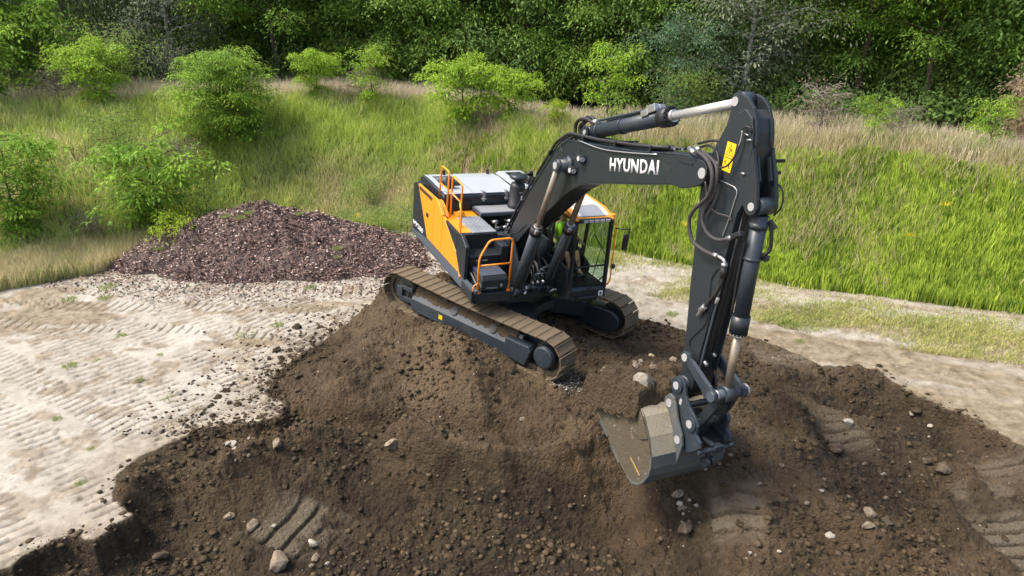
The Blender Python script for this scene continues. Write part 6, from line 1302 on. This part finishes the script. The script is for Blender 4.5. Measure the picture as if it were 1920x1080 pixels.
# soil in the bucket
def load():
    nx, ny = 110, 120; U, Vv = np.meshgrid(np.linspace(0, 1, nx), np.linspace(-1, 1, ny)); X = 4.78 + U * 1.52; Yy = Vv * (.82 + .07 * fbm(X * 2.6, Vv * 2, 511, 3)) - .14
    base = 1.27 + (X - 4.93) * .43; edge = np.minimum(sst(0, .10, U) * sst(1.05, .93, U), sst(1.0, .93, np.abs(Vv)))
    Z = base - .26 + edge * (.36 + .36 * (1 - (1.9 * (U - .44)) ** 2 * .8) * (1 - .35 * Vv ** 2) + .16 * fbm(X * 2.2, Yy * 2.2, 501, 3)) + clods(X, Yy, .30, 502, .5) * .5 + clods(X, Yy, .13, 505, .6) * .6 + .05 * fbm(X * 7, Yy * 7, 503, 4)
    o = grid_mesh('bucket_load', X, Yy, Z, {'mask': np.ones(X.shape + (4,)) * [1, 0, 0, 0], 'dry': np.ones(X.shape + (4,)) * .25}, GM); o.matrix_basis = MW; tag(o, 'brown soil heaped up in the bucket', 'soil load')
    def on(p, pr, s, nm, lb, cat, g=None, rot=(0, 0, 0)):
        w = MW @ Vector(p); c = place(pr, w.x, w.y, w.z, s, nm, lb, cat, g, rot); return c
    c = chunk('concrete_lump', S_CONC, 91, 3, (1, .62, .9), .1); c.matrix_basis = MW @ Matrix.Translation((5.98, -.60, 2.03)) @ Euler((.35, .55, .5)).to_matrix().to_4x4() @ Matrix.Diagonal((.42, .60, .66, 1)); tag(c, 'broken grey concrete lump on top of the soil in the bucket', 'concrete')
    on((5.72, -.28, 2.10), PP['t'][1], .18, 'stone', 'pale stone on the bucket load beside the concrete lump', 'stone', None, (.2, .3, 1)); on((5.35, -.05, 2.06), PP['t'][2], .16, 'stone', 'yellowish stone at the far side of the bucket load', 'stone', None, (.2, .3, 2)); on((5.55, .25, 2.06), PP['t'][0], .17, 'stone', 'rounded stone on the bucket load nearest the arm', 'stone', None, (.1, .3, 2))
    for i in range(60): ux = r6.random() * 1.2; on((4.95 + ux, r6.uniform(-.92, .5), 1.50 + ux * .32 + r6.random() * .22), CL[i % 6], r6.uniform(.06, .17), 'soil_clod', 'lump of soil on the heaped bucket load', 'clod', 'clods on the bucket load', (i, i * 2, i))
load()
# driver
def driver():
    J = {}; E_ = []; Vs = []; Rr = []
    def v(n_, p, r): J[n_] = len(Vs); Vs.append(p); Rr.append(r)
    def e(*a):
        for i in range(len(a) - 1): E_.append((J[a[i]], J[a[i + 1]]))
    cy = .97
    v('pelvis', (.36, cy, 1.98), .135); v('waist', (.32, cy, 2.16), .125); v('chest', (.28, cy, 2.36), .145); v('upper', (.28, cy, 2.50), .12); v('neck', (.30, cy, 2.60), .055); v('headb', (.33, cy, 2.68), .085); v('head', (.34, cy, 2.78), .09); v('crown', (.33, cy, 2.85), .06); e('pelvis', 'waist', 'chest', 'upper', 'neck', 'headb', 'head', 'crown')
    for s, sd_ in ((-1, 'r'), (1, 'l')):
        v('sh' + sd_, (.28, cy + .19 * s, 2.49), .062); v('el' + sd_, (.44, cy + .30 * s, 2.25), .045); v('wr' + sd_, (.66, cy + .32 * s, 2.19), .030); v('ha' + sd_, (.72, cy + .325 * s, 2.185), .034); e('upper', 'sh' + sd_, 'el' + sd_, 'wr' + sd_, 'ha' + sd_)
        for k, (dy, l) in enumerate(((-.026, .055), (-.009, .065), (.009, .06), (.025, .048))):
            v('f%d%s' % (k, sd_), (.76, cy + .325 * s + dy, 2.18), .010); v('g%d%s' % (k, sd_), (.76 + l * .5, cy + .325 * s + dy, 2.155), .009); e('ha' + sd_, 'f%d%s' % (k, sd_), 'g%d%s' % (k, sd_))
        v('t' + sd_, (.735, cy + .325 * s - .045 * s, 2.20), .012); v('u' + sd_, (.765, cy + .325 * s - .05 * s, 2.19), .010); e('ha' + sd_, 't' + sd_, 'u' + sd_)
        v('hp' + sd_, (.42, cy + .09 * s, 1.97), .10); v('kn' + sd_, (.86, cy + .13 * s, 2.03), .066); v('an' + sd_, (1.05, cy + .12 * s, 1.68), .042); v('to' + sd_, (1.20, cy + .13 * s, 1.635), .036); e('pelvis', 'hp' + sd_, 'kn' + sd_, 'an' + sd_, 'to' + sd_)
    me = bpy.data.meshes.new('body'); me.from_pydata(Vs, E_, []); o = bpy.data.objects.new('body', me); COL.objects.link(o)
    sk = o.modifiers.new('skin', 'SKIN'); sk.use_smooth_shade = True
    for d, r in zip(me.skin_vertices[0].data, Rr): d.radius = (r, r)
    me.skin_vertices[0].data[0].use_root = True
    o.modifiers.new('sub', 'SUBSURF').render_levels = 2
    me.materials.append(paint('skin', (.52, .29, .18), .5, dirt=0, bump=0))
    root = empty('person', label='driver in a bright yellow green vest and shorts seated in the cab', cat='person'); root.matrix_basis = MW; o.parent = root
    VEST = paint('hi_vis_vest', (.48, .78, .03), .7, dirt=.02); SH = paint('khaki_shorts', (.10, .10, .06), .9, dirt=.1); BT = paint('grey_boots', (.16, .17, .15), .7, dirt=.3); HR = paint('brown_hair', (.05, .03, .02), .8, dirt=0)
    m = MB(); m.lathe((.34, cy, 2.02), [(.15, 0), (.158, .12), (.17, .30), (.175, .42), (.15, .50), (.09, .555)], 24, (-.10, 0, 1)); c = m.build('vest', VEST, root); c.scale = (1, 1.12, 1); c.location = (0, -cy * .12, 0)
    m = MB(); m.lathe((.318, cy, 2.20), [(.173, 0), (.176, .045)], 24, (-.10, 0, 1)); b = m.build('reflective_band', PIN, c)
    for s in (-1, 1):
        m = MB(); m.cyl((.40, cy + .09 * s, 1.985), (.76, cy + .125 * s, 2.035), .118, .088, n=18); m.build('shorts_leg', SH, root, .02)
        m = MB(); m.cyl((1.02, cy + .12 * s, 1.72), (1.05, cy + .12 * s, 1.62), .06, n=14); m.obox((1.0, cy + .12 * s, 1.625), (1.27, cy + .14 * s, 1.625), .10, .075); m.build('boot', BT, root, .03, 3)
        m = MB(); m.cyl((.27, cy + .15 * s, 2.50), (.36, cy + .255 * s, 2.37), .078, .07, n=16); m.build('sleeve', VEST, root, .015)
    m = MB(); m.lathe((.33, cy, 2.80), [(.10, 0), (.105, .05), (.09, .10), (.04, .13)], 20); m.build('hair', HR, root)
    m = MB(); m.lathe((.425, cy, 2.755), [(.018, 0), (.010, .03)], 8, (1, 0, -.3)); m.build('nose', MATS['skin'], root)
    for s in (-1, 1): m = MB(); m.cyl((.415, cy + .032 * s, 2.79), (.424, cy + .032 * s, 2.79), .010, n=8); m.build('eye', HR, root); m = MB(); m.cyl((.34, cy + .088 * s, 2.77), (.34, cy + .10 * s, 2.77), .026, n=10); m.build('ear', MATS['skin'], root)
driver()
